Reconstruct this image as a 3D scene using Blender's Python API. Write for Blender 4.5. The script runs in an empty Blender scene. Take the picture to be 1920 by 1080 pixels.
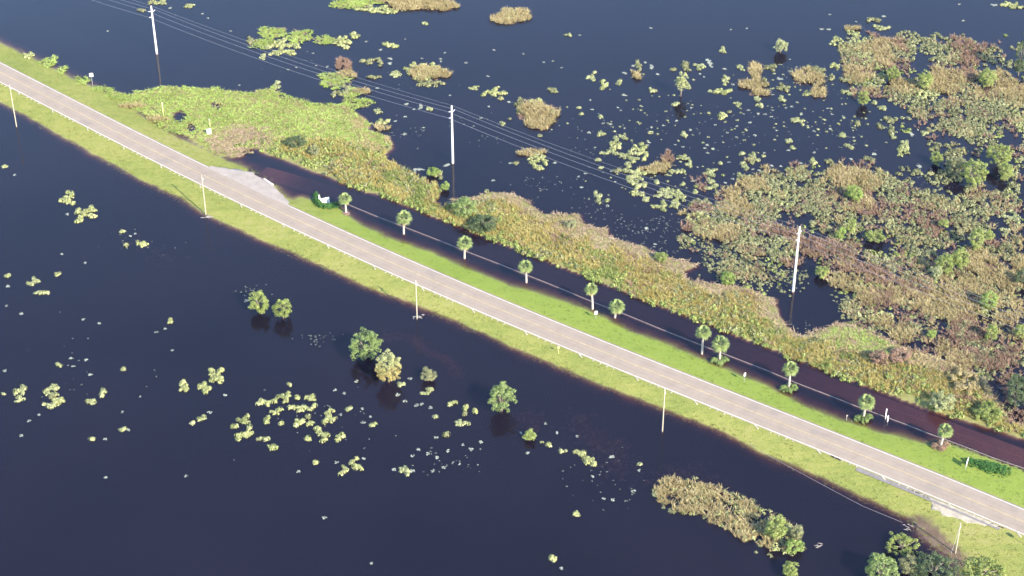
import bpy, math, random
import numpy as np
from mathutils import Vector

sc = bpy.context.scene
# ------------------------------------------------------------------ camera
FPX, DEP, CAMH = 3550.0, math.radians(35.0), 266.77
cam_d = bpy.data.cameras.new('camera'); cam = bpy.data.objects.new('camera', cam_d)
sc.collection.objects.link(cam); sc.camera = cam
cam_d.sensor_width = 36.0; cam_d.lens = FPX / 1920.0 * 36.0
cam_d.clip_start = 1.0; cam_d.clip_end = 20000.0
cam.location = (0, 0, CAMH); cam.rotation_euler = (math.pi / 2 - DEP, 0, 0)
# ------------------------------------------------------------------ sky and sun
SUN_EL = math.radians(32.5)
SUN_DIR = np.array([0.61, -0.792])            # horizontal direction towards the sun
SUN_DIR = SUN_DIR / np.linalg.norm(SUN_DIR)
world = bpy.data.worlds.new('World'); sc.world = world; world.use_nodes = True
wn = world.node_tree.nodes; wl = world.node_tree.links; wn.clear()
sky = wn.new('ShaderNodeTexSky'); sky.sky_type = 'NISHITA'; sky.sun_disc = False
sky.sun_elevation = SUN_EL; sky.sun_rotation = math.atan2(SUN_DIR[0], SUN_DIR[1])
sky.altitude = 0; sky.air_density = 1.3; sky.dust_density = 0.5; sky.ozone_density = 3.5
bg = wn.new('ShaderNodeBackground'); bg.inputs['Strength'].default_value = 0.15
wo = wn.new('ShaderNodeOutputWorld')
wl.new(sky.outputs[0], bg.inputs[0]); wl.new(bg.outputs[0], wo.inputs[0])
sun_d = bpy.data.lights.new('sun', 'SUN'); sun_d.energy = 4.5; sun_d.angle = math.radians(0.5)
sun_d.color = (1.0, 0.86, 0.66)
sun = bpy.data.objects.new('sun', sun_d); sc.collection.objects.link(sun)
to_sun = Vector((SUN_DIR[0] * math.cos(SUN_EL), SUN_DIR[1] * math.cos(SUN_EL), math.sin(SUN_EL)))
sun.rotation_euler = (-to_sun).to_track_quat('-Z', 'Y').to_euler()
sun.location = (0, 300, 400)
sc.view_settings.view_transform = 'Standard'; sc.view_settings.look = 'None'
sc.view_settings.exposure = 1.92; sc.view_settings.gamma = 1.0
sc.view_settings.use_curve_mapping = False

sc.cycles.max_bounces = 5; sc.cycles.diffuse_bounces = 2; sc.cycles.glossy_bounces = 2; sc.cycles.transmission_bounces = 2
rng = np.random.default_rng(7)
random.seed(7)
COL = sc.collection

# ------------------------------------------------------------------ photograph point -> place in the world
SD, CD = math.sin(DEP), math.cos(DEP)
def G(x, y, z=0.0):
    u = (x - 960.0) / FPX; v = -(y - 540.0) / FPX
    dy = CD + v * SD; dz = -SD + v * CD
    t = (z - CAMH) / dz
    return np.array([u * t, dy * t])
def GP(pts, z=0.0): return np.array([G(a, b, z) for a, b in pts])
def height_at(bx, by, ty):
    g = G(bx, by); v = -(ty - 540.0) / FPX
    return CAMH + (-SD + v * CD) * g[1] / (CD + v * SD)
def mpp(x, y, z=0.0):                          # metres per photo pixel, across
    g = G(x, y, z)
    return (g[1] * CD + (CAMH - z) * SD) / FPX

# ------------------------------------------------------------------ mesh helpers
def link(o, parent=None):
    COL.objects.link(o)
    if parent is not None: o.parent = parent
    return o
def tag(o, label=None, cat=None, group=None, kind=None):
    if label: o['label'] = label
    if cat: o['category'] = cat
    if group: o['group'] = group
    if kind: o['kind'] = kind
    return o
def empty(name, loc):
    o = bpy.data.objects.new(name, None); o.location = loc; o.empty_display_size = 0.3
    return link(o)
def quads_mesh(name, Q, mats, midx=None, smooth=False):
    """Q (M,4,3) loose quads -> mesh"""
    M = len(Q); me = bpy.data.meshes.new(name)
    me.vertices.add(M * 4); me.vertices.foreach_set('co', np.ascontiguousarray(Q, dtype=np.float32).ravel())
    me.loops.add(M * 4); me.loops.foreach_set('vertex_index', np.arange(M * 4, dtype=np.int32))
    me.polygons.add(M); me.polygons.foreach_set('loop_start', np.arange(0, M * 4, 4, dtype=np.int32))
    for m in mats: me.materials.append(m)
    if midx is not None: me.polygons.foreach_set('material_index', np.asarray(midx, dtype=np.int32))
    me.update(calc_edges=True); me.validate()
    return me
def grid_mesh(name, V, F, mats, smooth=True):
    me = bpy.data.meshes.new(name)
    me.vertices.add(len(V)); me.vertices.foreach_set('co', np.ascontiguousarray(V, dtype=np.float32).ravel())
    me.loops.add(len(F) * 4); me.loops.foreach_set('vertex_index', np.ascontiguousarray(F, dtype=np.int32).ravel())
    me.polygons.add(len(F)); me.polygons.foreach_set('loop_start', np.arange(0, len(F) * 4, 4, dtype=np.int32))
    for m in mats: me.materials.append(m)
    me.update(calc_edges=True); me.validate()
    if smooth: me.polygons.foreach_set('use_smooth', np.ones(len(F), dtype=bool))
    return me
class MB:
    def __init__(s): s.v = []; s.f = []
    def box(s, c, size, rz=0.0, taper=1.0):
        cx, cy, cz = c; a, b, h = [q / 2 for q in size]; n = len(s.v); ca, sa = math.cos(rz), math.sin(rz)
        for z, k in ((-h, 1.0), (h, taper)):
            for x, y in ((-a, -b), (a, -b), (a, b), (-a, b)):
                x *= k; y *= k
                s.v.append((cx + x * ca - y * sa, cy + x * sa + y * ca, cz + z))
        s.f += [tuple(n + i for i in q) for q in ((3, 2, 1, 0), (4, 5, 6, 7), (0, 1, 5, 4), (1, 2, 6, 5), (2, 3, 7, 6), (3, 0, 4, 7))]
        return s
    def tube(s, pts, radii, seg=8, cap=True):
        pts = [Vector(p) for p in pts]; n0 = len(s.v)
        if not hasattr(radii, '__len__'): radii = [radii] * len(pts)
        for i, p in enumerate(pts):
            d = (pts[min(i + 1, len(pts) - 1)] - pts[max(i - 1, 0)]).normalized()
            up = Vector((0, 0, 1)) if abs(d.z) < 0.95 else Vector((1, 0, 0))
            a = d.cross(up).normalized(); b = d.cross(a)
            for k in range(seg):
                t = 2 * math.pi * k / seg
                s.v.append(tuple(p + (a * math.cos(t) + b * math.sin(t)) * radii[i]))
        for i in range(len(pts) - 1):
            for k in range(seg):
                k2 = (k + 1) % seg
                s.f.append((n0 + i * seg + k, n0 + i * seg + k2, n0 + (i + 1) * seg + k2, n0 + (i + 1) * seg + k))
        if cap:
            s.f.append(tuple(n0 + k for k in range(seg))[::-1]); e = n0 + (len(pts) - 1) * seg
            s.f.append(tuple(e + k for k in range(seg)))
        return s
    def prism(s, poly, z0, z1):
        n = len(s.v); k = len(poly)
        s.v += [(p[0], p[1], z0) for p in poly] + [(p[0], p[1], z1) for p in poly]
        s.f.append(tuple(range(n + k, n + 2 * k))); s.f.append(tuple(range(n, n + k))[::-1])
        for i in range(k): j = (i + 1) % k; s.f.append((n + i, n + j, n + k + j, n + k + i))
        return s
    def build(s, name, mat, parent=None, smooth=False, bevel=0.0):
        me = bpy.data.meshes.new(name); me.from_pydata(s.v, [], s.f); me.materials.append(mat); me.update()
        if smooth:
            for p in me.polygons: p.use_smooth = True
        o = bpy.data.objects.new(name, me); link(o, parent)
        if bevel:
            b = o.modifiers.new('bevel', 'BEVEL'); b.width = bevel; b.segments = 2; b.limit_method = 'ANGLE'
        return o

# ------------------------------------------------------------------ materials
def mat(name):
    m = bpy.data.materials.new(name); m.use_nodes = True
    m.node_tree.nodes.clear(); nt = m.node_tree
    return m, nt.nodes, nt.links, nt.nodes.new('ShaderNodeOutputMaterial')
def noise(n, l, scale, detail=4.0, rough=0.6, vec=None, dist=0.0):
    t = n.new('ShaderNodeTexNoise'); t.inputs['Scale'].default_value = scale
    t.inputs['Detail'].default_value = detail; t.inputs['Roughness'].default_value = rough
    t.inputs['Distortion'].default_value = dist
    if vec is not None: l.new(vec, t.inputs['Vector'])
    return t.outputs['Fac']
def ramp(n, l, fac, stops):
    r = n.new('ShaderNodeValToRGB'); e = r.color_ramp.elements
    while len(e) < len(stops): e.new(0.5)
    for el, (p, c) in zip(e, stops): el.position = p; el.color = (*c, 1)
    l.new(fac, r.inputs[0]); return r.outputs['Color']
def mixc(n, l, fac, a, b, mode='MIX'):
    x = n.new('ShaderNodeMix'); x.data_type = 'RGBA'; x.blend_type = mode
    for s, v in ((x.inputs[0], fac), (x.inputs[6], a), (x.inputs[7], b)):
        if hasattr(v, 'is_linked'): l.new(v, s)
        elif isinstance(v, tuple): s.default_value = (*v, 1)
        else: s.default_value = v
    return x.outputs[2]
def math_n(n, l, op, a, b=None, c=None, clamp=False):
    x = n.new('ShaderNodeMath'); x.operation = op; x.use_clamp = clamp
    for s, v in zip(x.inputs, (a, b, c)):
        if v is None: continue
        if hasattr(v, 'is_linked'): l.new(v, s)
        else: s.default_value = v
    return x.outputs[0]
def sstep(n, l, v, lo, hi):
    x = n.new('ShaderNodeMapRange'); x.interpolation_type = 'SMOOTHSTEP'
    l.new(v, x.inputs[0]); x.inputs[1].default_value = lo; x.inputs[2].default_value = hi
    return x.outputs[0]
def bumped(n, l, h, strength, dist):
    b = n.new('ShaderNodeBump'); b.inputs['Strength'].default_value = strength; b.inputs['Distance'].default_value = dist
    l.new(h, b.inputs['Height']); return b.outputs[0]
def wpos(n): return n.new('ShaderNodeNewGeometry').outputs['Position']

def leaf_mat(name, dark, mid, light, transl=0.22, scale=0.22):
    m, n, l, out = mat(name)
    g = n.new('ShaderNodeNewGeometry')
    r = g.outputs['Random Per Island']
    f = noise(n, l, scale, 4, 0.6, g.outputs['Position'])
    f = math_n(n, l, 'ADD', math_n(n, l, 'MULTIPLY', r, 0.55), math_n(n, l, 'MULTIPLY', math_n(n, l, 'SUBTRACT', f, 0.28), 1.0))
    c = ramp(n, l, f, [(0.08, dark), (0.5, mid), (0.92, light)])
    p = n.new('ShaderNodeBsdfPrincipled'); l.new(c, p.inputs['Base Color'])
    p.inputs['Roughness'].default_value = 0.55; p.inputs['Specular IOR Level'].default_value = 0.25
    t = n.new('ShaderNodeBsdfTranslucent'); l.new(c, t.inputs['Color'])
    mx = n.new('ShaderNodeMixShader'); mx.inputs[0].default_value = transl
    l.new(p.outputs[0], mx.inputs[1]); l.new(t.outputs[0], mx.inputs[2]); l.new(mx.outputs[0], out.inputs[0])
    return m
def plain_mat(name, col, rough=0.7, var=0.25, scale=3.0, spec=0.3, metal=0.0, bump=0.0):
    m, n, l, out = mat(name)
    f = noise(n, l, scale, 5, 0.65, wpos(n))
    lo = tuple(c * (1 - var) for c in col); hi = tuple(min(1, c * (1 + var)) for c in col)
    p = n.new('ShaderNodeBsdfPrincipled'); l.new(ramp(n, l, f, [(0.3, lo), (0.7, hi)]), p.inputs['Base Color'])
    p.inputs['Roughness'].default_value = rough; p.inputs['Specular IOR Level'].default_value = spec; p.inputs['Metallic'].default_value = metal
    if bump: l.new(bumped(n, l, f, bump, 0.05), p.inputs['Normal'])
    l.new(p.outputs[0], out.inputs[0]); return m

L = {
 'g': leaf_mat('pale_green_leaf', (0.115, 0.135, 0.055), (0.24, 0.265, 0.13), (0.38, 0.4, 0.24)),
 'y': leaf_mat('yellow_green_leaf', (0.11, 0.135, 0.05), (0.255, 0.28, 0.12), (0.43, 0.44, 0.24)),
 'o': leaf_mat('grey_olive_leaf', (0.075, 0.085, 0.04), (0.16, 0.172, 0.085), (0.285, 0.29, 0.16)),
 't': leaf_mat('tan_reed', (0.15, 0.122, 0.058), (0.3, 0.25, 0.125), (0.44, 0.375, 0.215)),
 'b': leaf_mat('dead_brown_reed', (0.11, 0.07, 0.05), (0.215, 0.142, 0.104), (0.33, 0.23, 0.17)),
 'w': leaf_mat('sky_sheen_pad', (0.13, 0.145, 0.12), (0.21, 0.23, 0.19), (0.32, 0.34, 0.29), 0.1),  # pale tone carries the sky reflected off wet leaves, put into the colour
 'd': leaf_mat('dark_tree_leaf', (0.028, 0.046, 0.024), (0.058, 0.085, 0.04), (0.11, 0.145, 0.068)),
 'k': leaf_mat('willow_leaf', (0.06, 0.098, 0.03), (0.138, 0.195, 0.062), (0.245, 0.31, 0.125)),
 'e': leaf_mat('bright_green_leaf', (0.08, 0.125, 0.028), (0.165, 0.235, 0.055), (0.27, 0.34, 0.11)),
 'q': leaf_mat('golden_reed', (0.165, 0.135, 0.042), (0.325, 0.275, 0.092), (0.46, 0.4, 0.175), scale=0.12, transl=.3),
 'm': leaf_mat('marsh_grass', (0.12, 0.165, 0.04), (0.225, 0.3, 0.072), (0.34, 0.42, 0.13), scale=0.1),
 'h': leaf_mat('hedge_leaf', (0.019, 0.065, 0.016), (0.039, 0.117, 0.026), (0.078, 0.182, 0.046)),
 'p': leaf_mat('palm_leaf', (0.078, 0.111, 0.033), (0.156, 0.202, 0.072), (0.260, 0.305, 0.130), 0.15, 0.6),
 'n': leaf_mat('pinkish_thatch', (0.135, 0.1, 0.065), (0.27, 0.205, 0.135), (0.39, 0.31, 0.22), scale=0.15),
 'v': leaf_mat('fresh_green_leaf', (0.08, 0.11, 0.03), (0.175, 0.22, 0.06), (0.3, 0.34, 0.12)),
 'r': leaf_mat('verge_blade', (0.08, 0.092, 0.021), (0.15, 0.165, 0.037), (0.235, 0.245, 0.078), scale=0.3),
 'u': leaf_mat('lush_verge_blade', (0.07, 0.105, 0.018), (0.13, 0.18, 0.031), (0.2, 0.255, 0.064), scale=0.3),
 's': leaf_mat('sunken_stem', (.05, .042, .036), (.10, .085, .075), (.17, .15, .14)),
}
M_BARK = plain_mat('bark', (.14, .12, .10), 0.9, 0.3, 4)
M_PALMTRUNK = plain_mat('palm_trunk', (.30, .27, .24), 0.9, 0.25, 5)
M_CONC = plain_mat('pale_concrete', (.44, .44, .44), 0.75, 0.06, 1.2)
M_WOODPOLE = plain_mat('weathered_pole_wood', (.25, .23, .18), 0.85, 0.15, 2)
M_STEEL = plain_mat('galvanised_steel', (.42, .43, .45), 0.5, 0.1, 4, 0.5, 0.3)
M_WIRE = plain_mat('aluminium_wire', (.22, .23, .27), 0.5, 0.05, 1)
M_INSUL = plain_mat('insulator', (.42, .42, .46), 0.4, 0.05, 4, 0.5)
M_WHITE = plain_mat('white_paint', (.62, .60, .58), 0.6, 0.12, 1.6)
M_SIGN = plain_mat('sign_white', (.75, .75, .74), 0.45, 0.04, 2, 0.5)
M_SIGNBLUE = plain_mat('sign_blue_grey', (.22, .28, .36), 0.5, 0.05, 2, 0.5)
M_POST = plain_mat('post_yellow_green', (.36, .38, .16), 0.6, 0.1, 2)
M_GREYPOST = plain_mat('grey_post', (.22, .22, .21), 0.7, 0.1, 3)
M_LINEW = plain_mat('road_line_white', (.36, .335, .31), 0.7, 0.22, 0.9)
M_TICK = plain_mat('shoulder_mark_paint', (.26, .242, .185), 0.8, 0.3, 0.9)
M_LINEY = plain_mat('road_line_yellow', (.265, .212, .13), 0.7, 0.25, 0.8)
M_KERB = plain_mat('kerb_concrete', (.135, .12, .115), 0.85, 0.3, 1.0)
M_DEBRIS = plain_mat('bleached_driftwood', (.22, .20, .19), 0.9, 0.3, 3)
M_BLACK = plain_mat('dull_black', (.02, .02, .022), 0.8, 0.2, 3)
M_ROPE = plain_mat('pale_cable', (.20, .20, .22), 0.7, 0.1, 1)

# ------------------------------------------------------------------ road centre line from the two edge lines
S_EDGE = [(0,155),(40,176),(107,209),(172,242),(232,269),(310,312),(375,344),(460,387),(537,425),(620,462),(707,502),(797,542),(892,581),(959,607),(1095,665),(1200,707),(1310,752),(1420,799),(1472,817),(1540,847),(1665,897),(1720,919),(1790,949),(1915,996)]
N_EDGE = [(0,116),(62,149),(150,194),(250,245),(300,269),(385,310),(534,384),(605,417),(685,452),(780,494),(890,539),(960,569),(1035,599),(1167,652),(1260,690),(1360,731),(1440,762),(1560,811),(1665,852),(1790,904),(1919,954)]
ROADZ = 0.95
gs, gn = GP(S_EDGE, ROADZ), GP(N_EDGE, ROADZ)
ps, pn = np.polyfit(gs[:, 0], gs[:, 1], 4), np.polyfit(gn[:, 0], gn[:, 1], 4)
xs = np.linspace(-152, 112, 265)
ymid = (np.polyval(ps, xs) + np.polyval(pn, xs)) / 2
c_in = np.stack([xs, ymid], 1)
d0 = (c_in[0] - c_in[6]); d0 /= np.linalg.norm(d0); d1 = (c_in[-1] - c_in[-7]); d1 /= np.linalg.norm(d1)
pre = [c_in[0] + d0 * s for s in np.linspace(500, 4, 100)]; post = [c_in[-1] + d1 * s for s in np.linspace(4, 500, 100)]
CL = np.concatenate([pre, c_in, post])
def arclen(P): return np.concatenate([[0], np.cumsum(np.linalg.norm(np.diff(P, axis=0), axis=1))])
def resample(P, step):
    a = arclen(P); t = np.arange(0, a[-1], step)
    return np.stack([np.interp(t, a, P[:, i]) for i in range(2)], 1)
def normals(P):
    t = np.gradient(P, axis=0); t /= np.linalg.norm(t, axis=1)[:, None]
    return np.stack([-t[:, 1], t[:, 0]], 1)            # left of travel = away from camera (north)
CL = resample(CL, 1.5); CLN = normals(CL); CLA = arclen(CL)
def seg_dist(P, A, B):
    """P (n,2): min distance to segments A->B"""
    best = np.full(len(P), 1e9)
    for a, b in zip(A, B):
        ab = b - a; q = ab @ ab + 1e-12
        t = np.clip(((P - a) @ ab) / q, 0, 1)
        d = np.hypot(P[:, 0] - a[0] - t * ab[0], P[:, 1] - a[1] - t * ab[1])
        np.minimum(best, d, out=best)
    return best
def inside(P, poly):
    x, y = P[:, 0], P[:, 1]; r = np.zeros(len(P), bool); n = len(poly)
    for i in range(n):
        x1, y1 = poly[i]; x2, y2 = poly[(i + 1) % n]
        if y1 == y2: continue
        c = ((y1 > y) != (y2 > y)) & (x < (x2 - x1) * (y - y1) / (y2 - y1) + x1); r ^= c
    return r
def sdf(P, poly):
    d = seg_dist(P, poly, np.roll(poly, -1, axis=0)); i = inside(P, poly)
    return np.where(i, d, -d)
def vnoise(P, scale, seed=0):
    """smooth value noise in 0..1"""
    r = np.random.default_rng(seed); T = r.random((64, 64))
    q = P / scale; i = np.floor(q).astype(int); f = q - i; f = f * f * (3 - 2 * f)
    a = T[i[:, 0] % 64, i[:, 1] % 64]; b = T[(i[:, 0] + 1) % 64, i[:, 1] % 64]
    c = T[i[:, 0] % 64, (i[:, 1] + 1) % 64]; d = T[(i[:, 0] + 1) % 64, (i[:, 1] + 1) % 64]
    return (a * (1 - f[:, 0]) + b * f[:, 0]) * (1 - f[:, 1]) + (c * (1 - f[:, 0]) + d * f[:, 0]) * f[:, 1]
def fbm(P, scale, seed=0):
    return 0.55 * vnoise(P, scale, seed) + 0.3 * vnoise(P + 17.3, scale / 2.1, seed + 1) + 0.15 * vnoise(P + 5.1, scale / 4.3, seed + 2)

# ------------------------------------------------------------------ outlines of land (photo points on the water plane)
N_SHORE = [(0,83),(30,95),(60,110),(100,130),(130,145),(170,163),(200,178),(230,199),(270,220),(310,245),(340,262),(370,278),(400,292),(440,308),(474,321),(512,346),(538,373),(550,378),(562,371),(585,378),(612,388),(632,393),(665,417),(725,445),(767,460),(842,492),(955,537),(1060,567),(1100,583),(1135,600),(1175,620),(1235,642),(1310,672),(1372,700),(1437,728),(1502,760),(1565,785),(1610,800),(1640,812),(1690,822),(1730,834),(1752,838),(1777,832),(1815,845),(1865,865),(1918,884)]
S_SHORE = [(0,190),(50,217),(100,245),(148,271),(212,307),(275,340),(350,377),(400,407),(478,442),(567,482),(630,510),(695,540),(767,567),(855,602),(957,646),(1047,687),(1122,717),(1185,740),(1247,765),(1335,800),(1440,851),(1515,882),(1590,917),(1665,952),(1710,975),(1725,1000),(1752,1022),(1775,1040),(1800,1075),(1840,1130)]
nsw, ssw = GP(N_SHORE), GP(S_SHORE)
LAND = np.concatenate([[nsw[0] + d0 * 450], nsw, [nsw[-1] + d1 * 450], [ssw[-1] + d1 * 450 + np.array([0, -60])], ssw[::-1], [ssw[0] + d0 * 450]])
STRIP_S = [(440,276),(480,279),(522,295),(565,311),(615,331),(660,353),(710,367),(755,383),(817,410),(867,427),(917,453),(960,468),(992,481),(1047,502),(1100,522),(1157,544),(1210,567),(1260,587),(1335,614),(1397,637),(1437,651),(1472,671),(1520,688),(1577,711),(1640,733),(1677,746),(1752,773),(1827,793),(1877,808),(1930,825)]
STRIP_N = [(1940,800),(1905,795),(1880,765),(1855,725),(1815,695),(1760,672),(1700,650),(1650,628),(1600,606),(1570,607),(1535,620),(1500,630),(1472,612),(1458,585),(1450,562),(1400,540),(1340,532),(1290,524),(1280,508),(1310,497),(1280,487),(1235,480),(1205,462),(1160,450),(1141,442),(1137,428),(1100,425),(1082,403),(1017,400),(985,377),(955,362),(920,360),(892,368),(850,372),(832,392),(818,384),(826,352),(800,337),(765,320),(736,306),(717,293),(733,276),(700,285),(640,262),(560,262),(480,262)]
STRIP = GP(STRIP_S + STRIP_N)
MAT = GP([(196,172),(215,172),(240,179),(280,170),(310,163),(400,165),(445,172),(470,176),(490,167),(512,165),(530,180),(600,195),(650,197),(672,215),(698,234),(690,244),(728,256),(737,268),(720,290),(640,290),(560,290),(500,282),(455,292),(430,296),(405,288),(380,272),(350,256),(310,240),(270,216),(240,200)])
PONDS = [GP([(322,212),(340,207),(352,214),(349,226),(335,229),(324,224)]), GP([(350,230),(362,232),(372,243),(360,250),(358,257),(352,246)]), GP([(394,191),(404,190),(414,198),(413,206),(402,204)]), GP([(452,283),(480,278),(498,290),(478,296),(458,296)])]
# flooded side road south of the reed bank: kerb line and carriageway
KERB = [(655,384),(710,407),(737,417),(825,451),(877,472),(942,497),(992,517),(1050,540),(1107,564),(1165,586),(1247,620),(1295,639),(1365,666),(1435,693),(1497,719),(1552,740),(1605,761),(1690,792),(1735,810),(1790,830),(1865,859),(1918,877)]
kerb_w = resample(np.concatenate([GP(KERB), [GP(KERB)[-1] + d1 * 200]]), 2.0)
fr_line = np.concatenate([GP([(490,321),(503,325),(530,331),(575,343),(615,357)]), GP(KERB) + np.array([2.0, 3.2]), [GP(KERB)[-1] + d1 * 200 + np.array([2.0, 3.2])]])
fr_line = resample(fr_line, 2.0)
for _ in range(30): fr_line[1:-1] = (fr_line[:-2] + 2 * fr_line[1:-1] + fr_line[2:]) / 4
FRW = 3.0
def fr_z(x):
    return np.interp(x, [-72, -62, -54, -44, -20, 40, 62, 85, 110, 300], [-.26, -.28, -.50, -.62, -.70, -.62, -.48, -.34, -.27, -.27])

# ------------------------------------------------------------------ ground: one sheet
def axis(lo, hi, step, far):
    a = np.arange(lo, hi, step); k = step * np.cumsum(1.35 ** np.arange(1, 60)); k = k[k < far]
    k = np.append(k, far)
    return np.concatenate([(lo - k)[::-1], a, hi - step + k])
gx = axis(-190, 150, 0.8, 4000); gy = axis(255, 560, 0.9, 4000)
X, Y = np.meshgrid(gx, gy); GPTS = np.stack([X.ravel(), Y.ravel()], 1)
wob = (fbm(GPTS, 3.2, 3) - 0.5) * 1.1 + (fbm(GPTS, 9.0, 13) - 0.5) * 1.2
core = (np.abs(GPTS[:, 0]) < 420) & (GPTS[:, 1] > 0) & (GPTS[:, 1] < 800)
def on(fn, fill):
    r = np.full(len(GPTS), fill, float); r[core] = fn(GPTS[core]); return r
dl = on(lambda P: sdf(P, LAND), -60) + wob
dr = on(lambda P: seg_dist(P, CL[:-1:3], CL[3::3]), 400)
dst = on(lambda P: sdf(P, STRIP), -60) + wob * 1.3
dmt = on(lambda P: sdf(P, MAT), -60) + wob * 1.6
for p in PONDS: dmt = np.minimum(dmt, -on(lambda P: sdf(P, p), -60) + wob * 0.6)
shoulder = np.clip(dr - 4.6, 0, None)
near_side = GPTS[:, 1] < np.interp(GPTS[:, 0], CL[:, 0], CL[:, 1])
slope = np.where(near_side, 0.30, 0.11)
h_land = np.where(dl > 0, (ROADZ - 0.03) * dl / (dl + shoulder + 1e-6), slope * dl + np.minimum(0, 0.16 * (dl + 4.0)))
low = np.maximum(dst, dmt)
h_low = np.where(low > 0, np.minimum(0.10 * low, 0.12), 0.5 * low)
H = np.maximum(h_land, h_low)
H = np.maximum(H, -2.6) + (fbm(GPTS, 1.7, 9) - 0.5) * np.where(dr < 6, 0.0, 0.07)
H = np.where(dr < 4.9, np.minimum(H, ROADZ - 0.06), H)
dfr = on(lambda P: seg_dist(P, fr_line[:-1], fr_line[1:]), 400)
zf = fr_z(GPTS[:, 0])
H = np.where(dfr < FRW + 0.9, np.minimum(H, zf - 0.09), H)
nx, ny = len(gx), len(gy)
I = np.arange(nx * ny).reshape(ny, nx)
F = np.stack([I[:-1, :-1], I[:-1, 1:], I[1:, 1:], I[1:, :-1]], -1).reshape(-1, 4)
V = np.column_stack([GPTS, H])

m, n, l, out = mat('ground')
at = n.new('ShaderNodeAttribute'); at.attribute_name = 'cover'
sep = n.new('ShaderNodeSeparateColor'); l.new(at.outputs['Color'], sep.inputs[0])
pos = wpos(n)
n1 = noise(n, l, 0.05, 5, 0.6, pos); n2 = noise(n, l, 0.45, 6, 0.7, pos); n3 = noise(n, l, 3.5, 4, 0.7, pos)
stretch = n.new('ShaderNodeMapping'); stretch.inputs['Rotation'].default_value = (0, 0, 0.68); stretch.inputs['Scale'].default_value = (0.12, 1.1, 1)
l.new(pos, stretch.inputs['Vector']); n4 = noise(n, l, 1.0, 5, 0.65, stretch.outputs[0])
mx = math_n(n, l, 'ADD', math_n(n, l, 'MULTIPLY', n1, 0.45), math_n(n, l, 'ADD', math_n(n, l, 'MULTIPLY', n2, 0.3), math_n(n, l, 'MULTIPLY', n4, 0.3)))
grass = ramp(n, l, mx, [(0.38, (.075, .10, .02)), (0.47, (.12, .14, .031)), (0.56, (.168, .168, .045)), (0.68, (.222, .188, .08))])
grass = mixc(n, l, 0.34, grass, ramp(n, l, n3, [(0.3, (.05, .07, .015)), (0.7, (.26, .29, .10))]))
# lime side away from the camera of the road is fresher
grass = mixc(n, l, math_n(n, l, 'MULTIPLY', sep.outputs[2], 0.7), grass, (.125, .182, .028))
mat_c = ramp(n, l, math_n(n, l, 'ADD', math_n(n, l, 'MULTIPLY', n2, 0.6), math_n(n, l, 'MULTIPLY', n3, 0.4)), [(0.3, (.085, .075, .04)), (0.5, (.15, .15, .055)), (0.7, (.21, .20, .08))])
mud = ramp(n, l, n2, [(0.3, (.065, .045, .033)), (0.7, (.13, .095, .07))])
c = mixc(n, l, sep.outputs[1], mud, mat_c)
c = mixc(n, l, sep.outputs[0], c, grass)
p = n.new('ShaderNodeBsdfPrincipled'); l.new(c, p.inputs['Base Color']); p.inputs['Roughness'].default_value = 0.9; p.inputs['Specular IOR Level'].default_value = 0.1
l.new(bumped(n, l, math_n(n, l, 'ADD', n3, math_n(n, l, 'MULTIPLY', n2, 1.5)), 0.55, 0.25), p.inputs['Normal'])
l.new(p.outputs[0], out.inputs[0]); M_GROUND = m

me = grid_mesh('ground', V, F, [M_GROUND])
ca = me.color_attributes.new('cover', 'FLOAT_COLOR', 'POINT')
def ss(x, a, b): t = np.clip((x - a) / (b - a), 0, 1); return t * t * (3 - 2 * t)
side = np.zeros(len(GPTS))
near = dr < 60
ii = np.argmin(((GPTS[near][:, None, :] - CL[None, ::6, :]) ** 2).sum(-1), axis=1)
side[near] = np.einsum('ij,ij->i', GPTS[near] - CL[::6][ii], CLN[::6][ii])
cov = np.zeros((len(GPTS), 4), np.float32); cov[:, 3] = 1
cov[:, 0] = ss(dl + wob, -3.6, -0.6); cov[:, 1] = ss(low, -0.8, 0.4)
for mx_, my_, mr in ((1728,992,4.5), (1752,1020,5.0), (1772,1040,5.5), (1740,1006,4.0)):
    g_ = G(mx_, my_); q_ = np.hypot(GPTS[:, 0] - g_[0], GPTS[:, 1] - g_[1]) / mr + (fbm(GPTS, 2.5, 31) - .5) * .9
    cov[:, 0] *= ss(q_, .55, 1.05); cov[:, 1] *= ss(q_, .55, 1.05)
cov[:, 2] = ss(side, 2, 6) * ss(GPTS[:, 0], -70, -30)
ca.data.foreach_set('color', cov.ravel())
ground = link(bpy.data.objects.new('ground', me)); tag(ground, 'grassy road embankment and drowned muddy marsh bed', None, None, 'structure')

# ------------------------------------------------------------------ flood water: closed body of tannin-brown water with a mirror top
m, n, l, out = mat('flood_water')
pos = wpos(n)
b1 = noise(n, l, 0.12, 2, 0.5, pos); b2 = noise(n, l, 0.03, 3, 0.6, pos)
nor = bumped(n, l, math_n(n, l, 'MULTIPLY', b1, math_n(n, l, 'ADD', b2, 0.2)), 0.02, 0.10)
gl = n.new('ShaderNodeBsdfGlossy'); l.new(ramp(n, l, b2, [(.35, (.03, .03, .03)), (.65, (.10, .10, .10))]), gl.inputs['Roughness']); l.new(nor, gl.inputs['Normal'])
gl.inputs['Color'].default_value = (1, 1, 1, 1)
tr = n.new('ShaderNodeBsdfTransparent')
gg = n.new('ShaderNodeNewGeometry'); dp = n.new('ShaderNodeVectorMath'); dp.operation = 'DOT_PRODUCT'
l.new(gg.outputs['Incoming'], dp.inputs[0]); l.new(gg.outputs['Normal'], dp.inputs[1])
fres = math_n(n, l, 'POWER', math_n(n, l, 'SUBTRACT', 1.0, math_n(n, l, 'ABSOLUTE', dp.outputs['Value'])), 5.0)   # same from both sides of the surface
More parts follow.
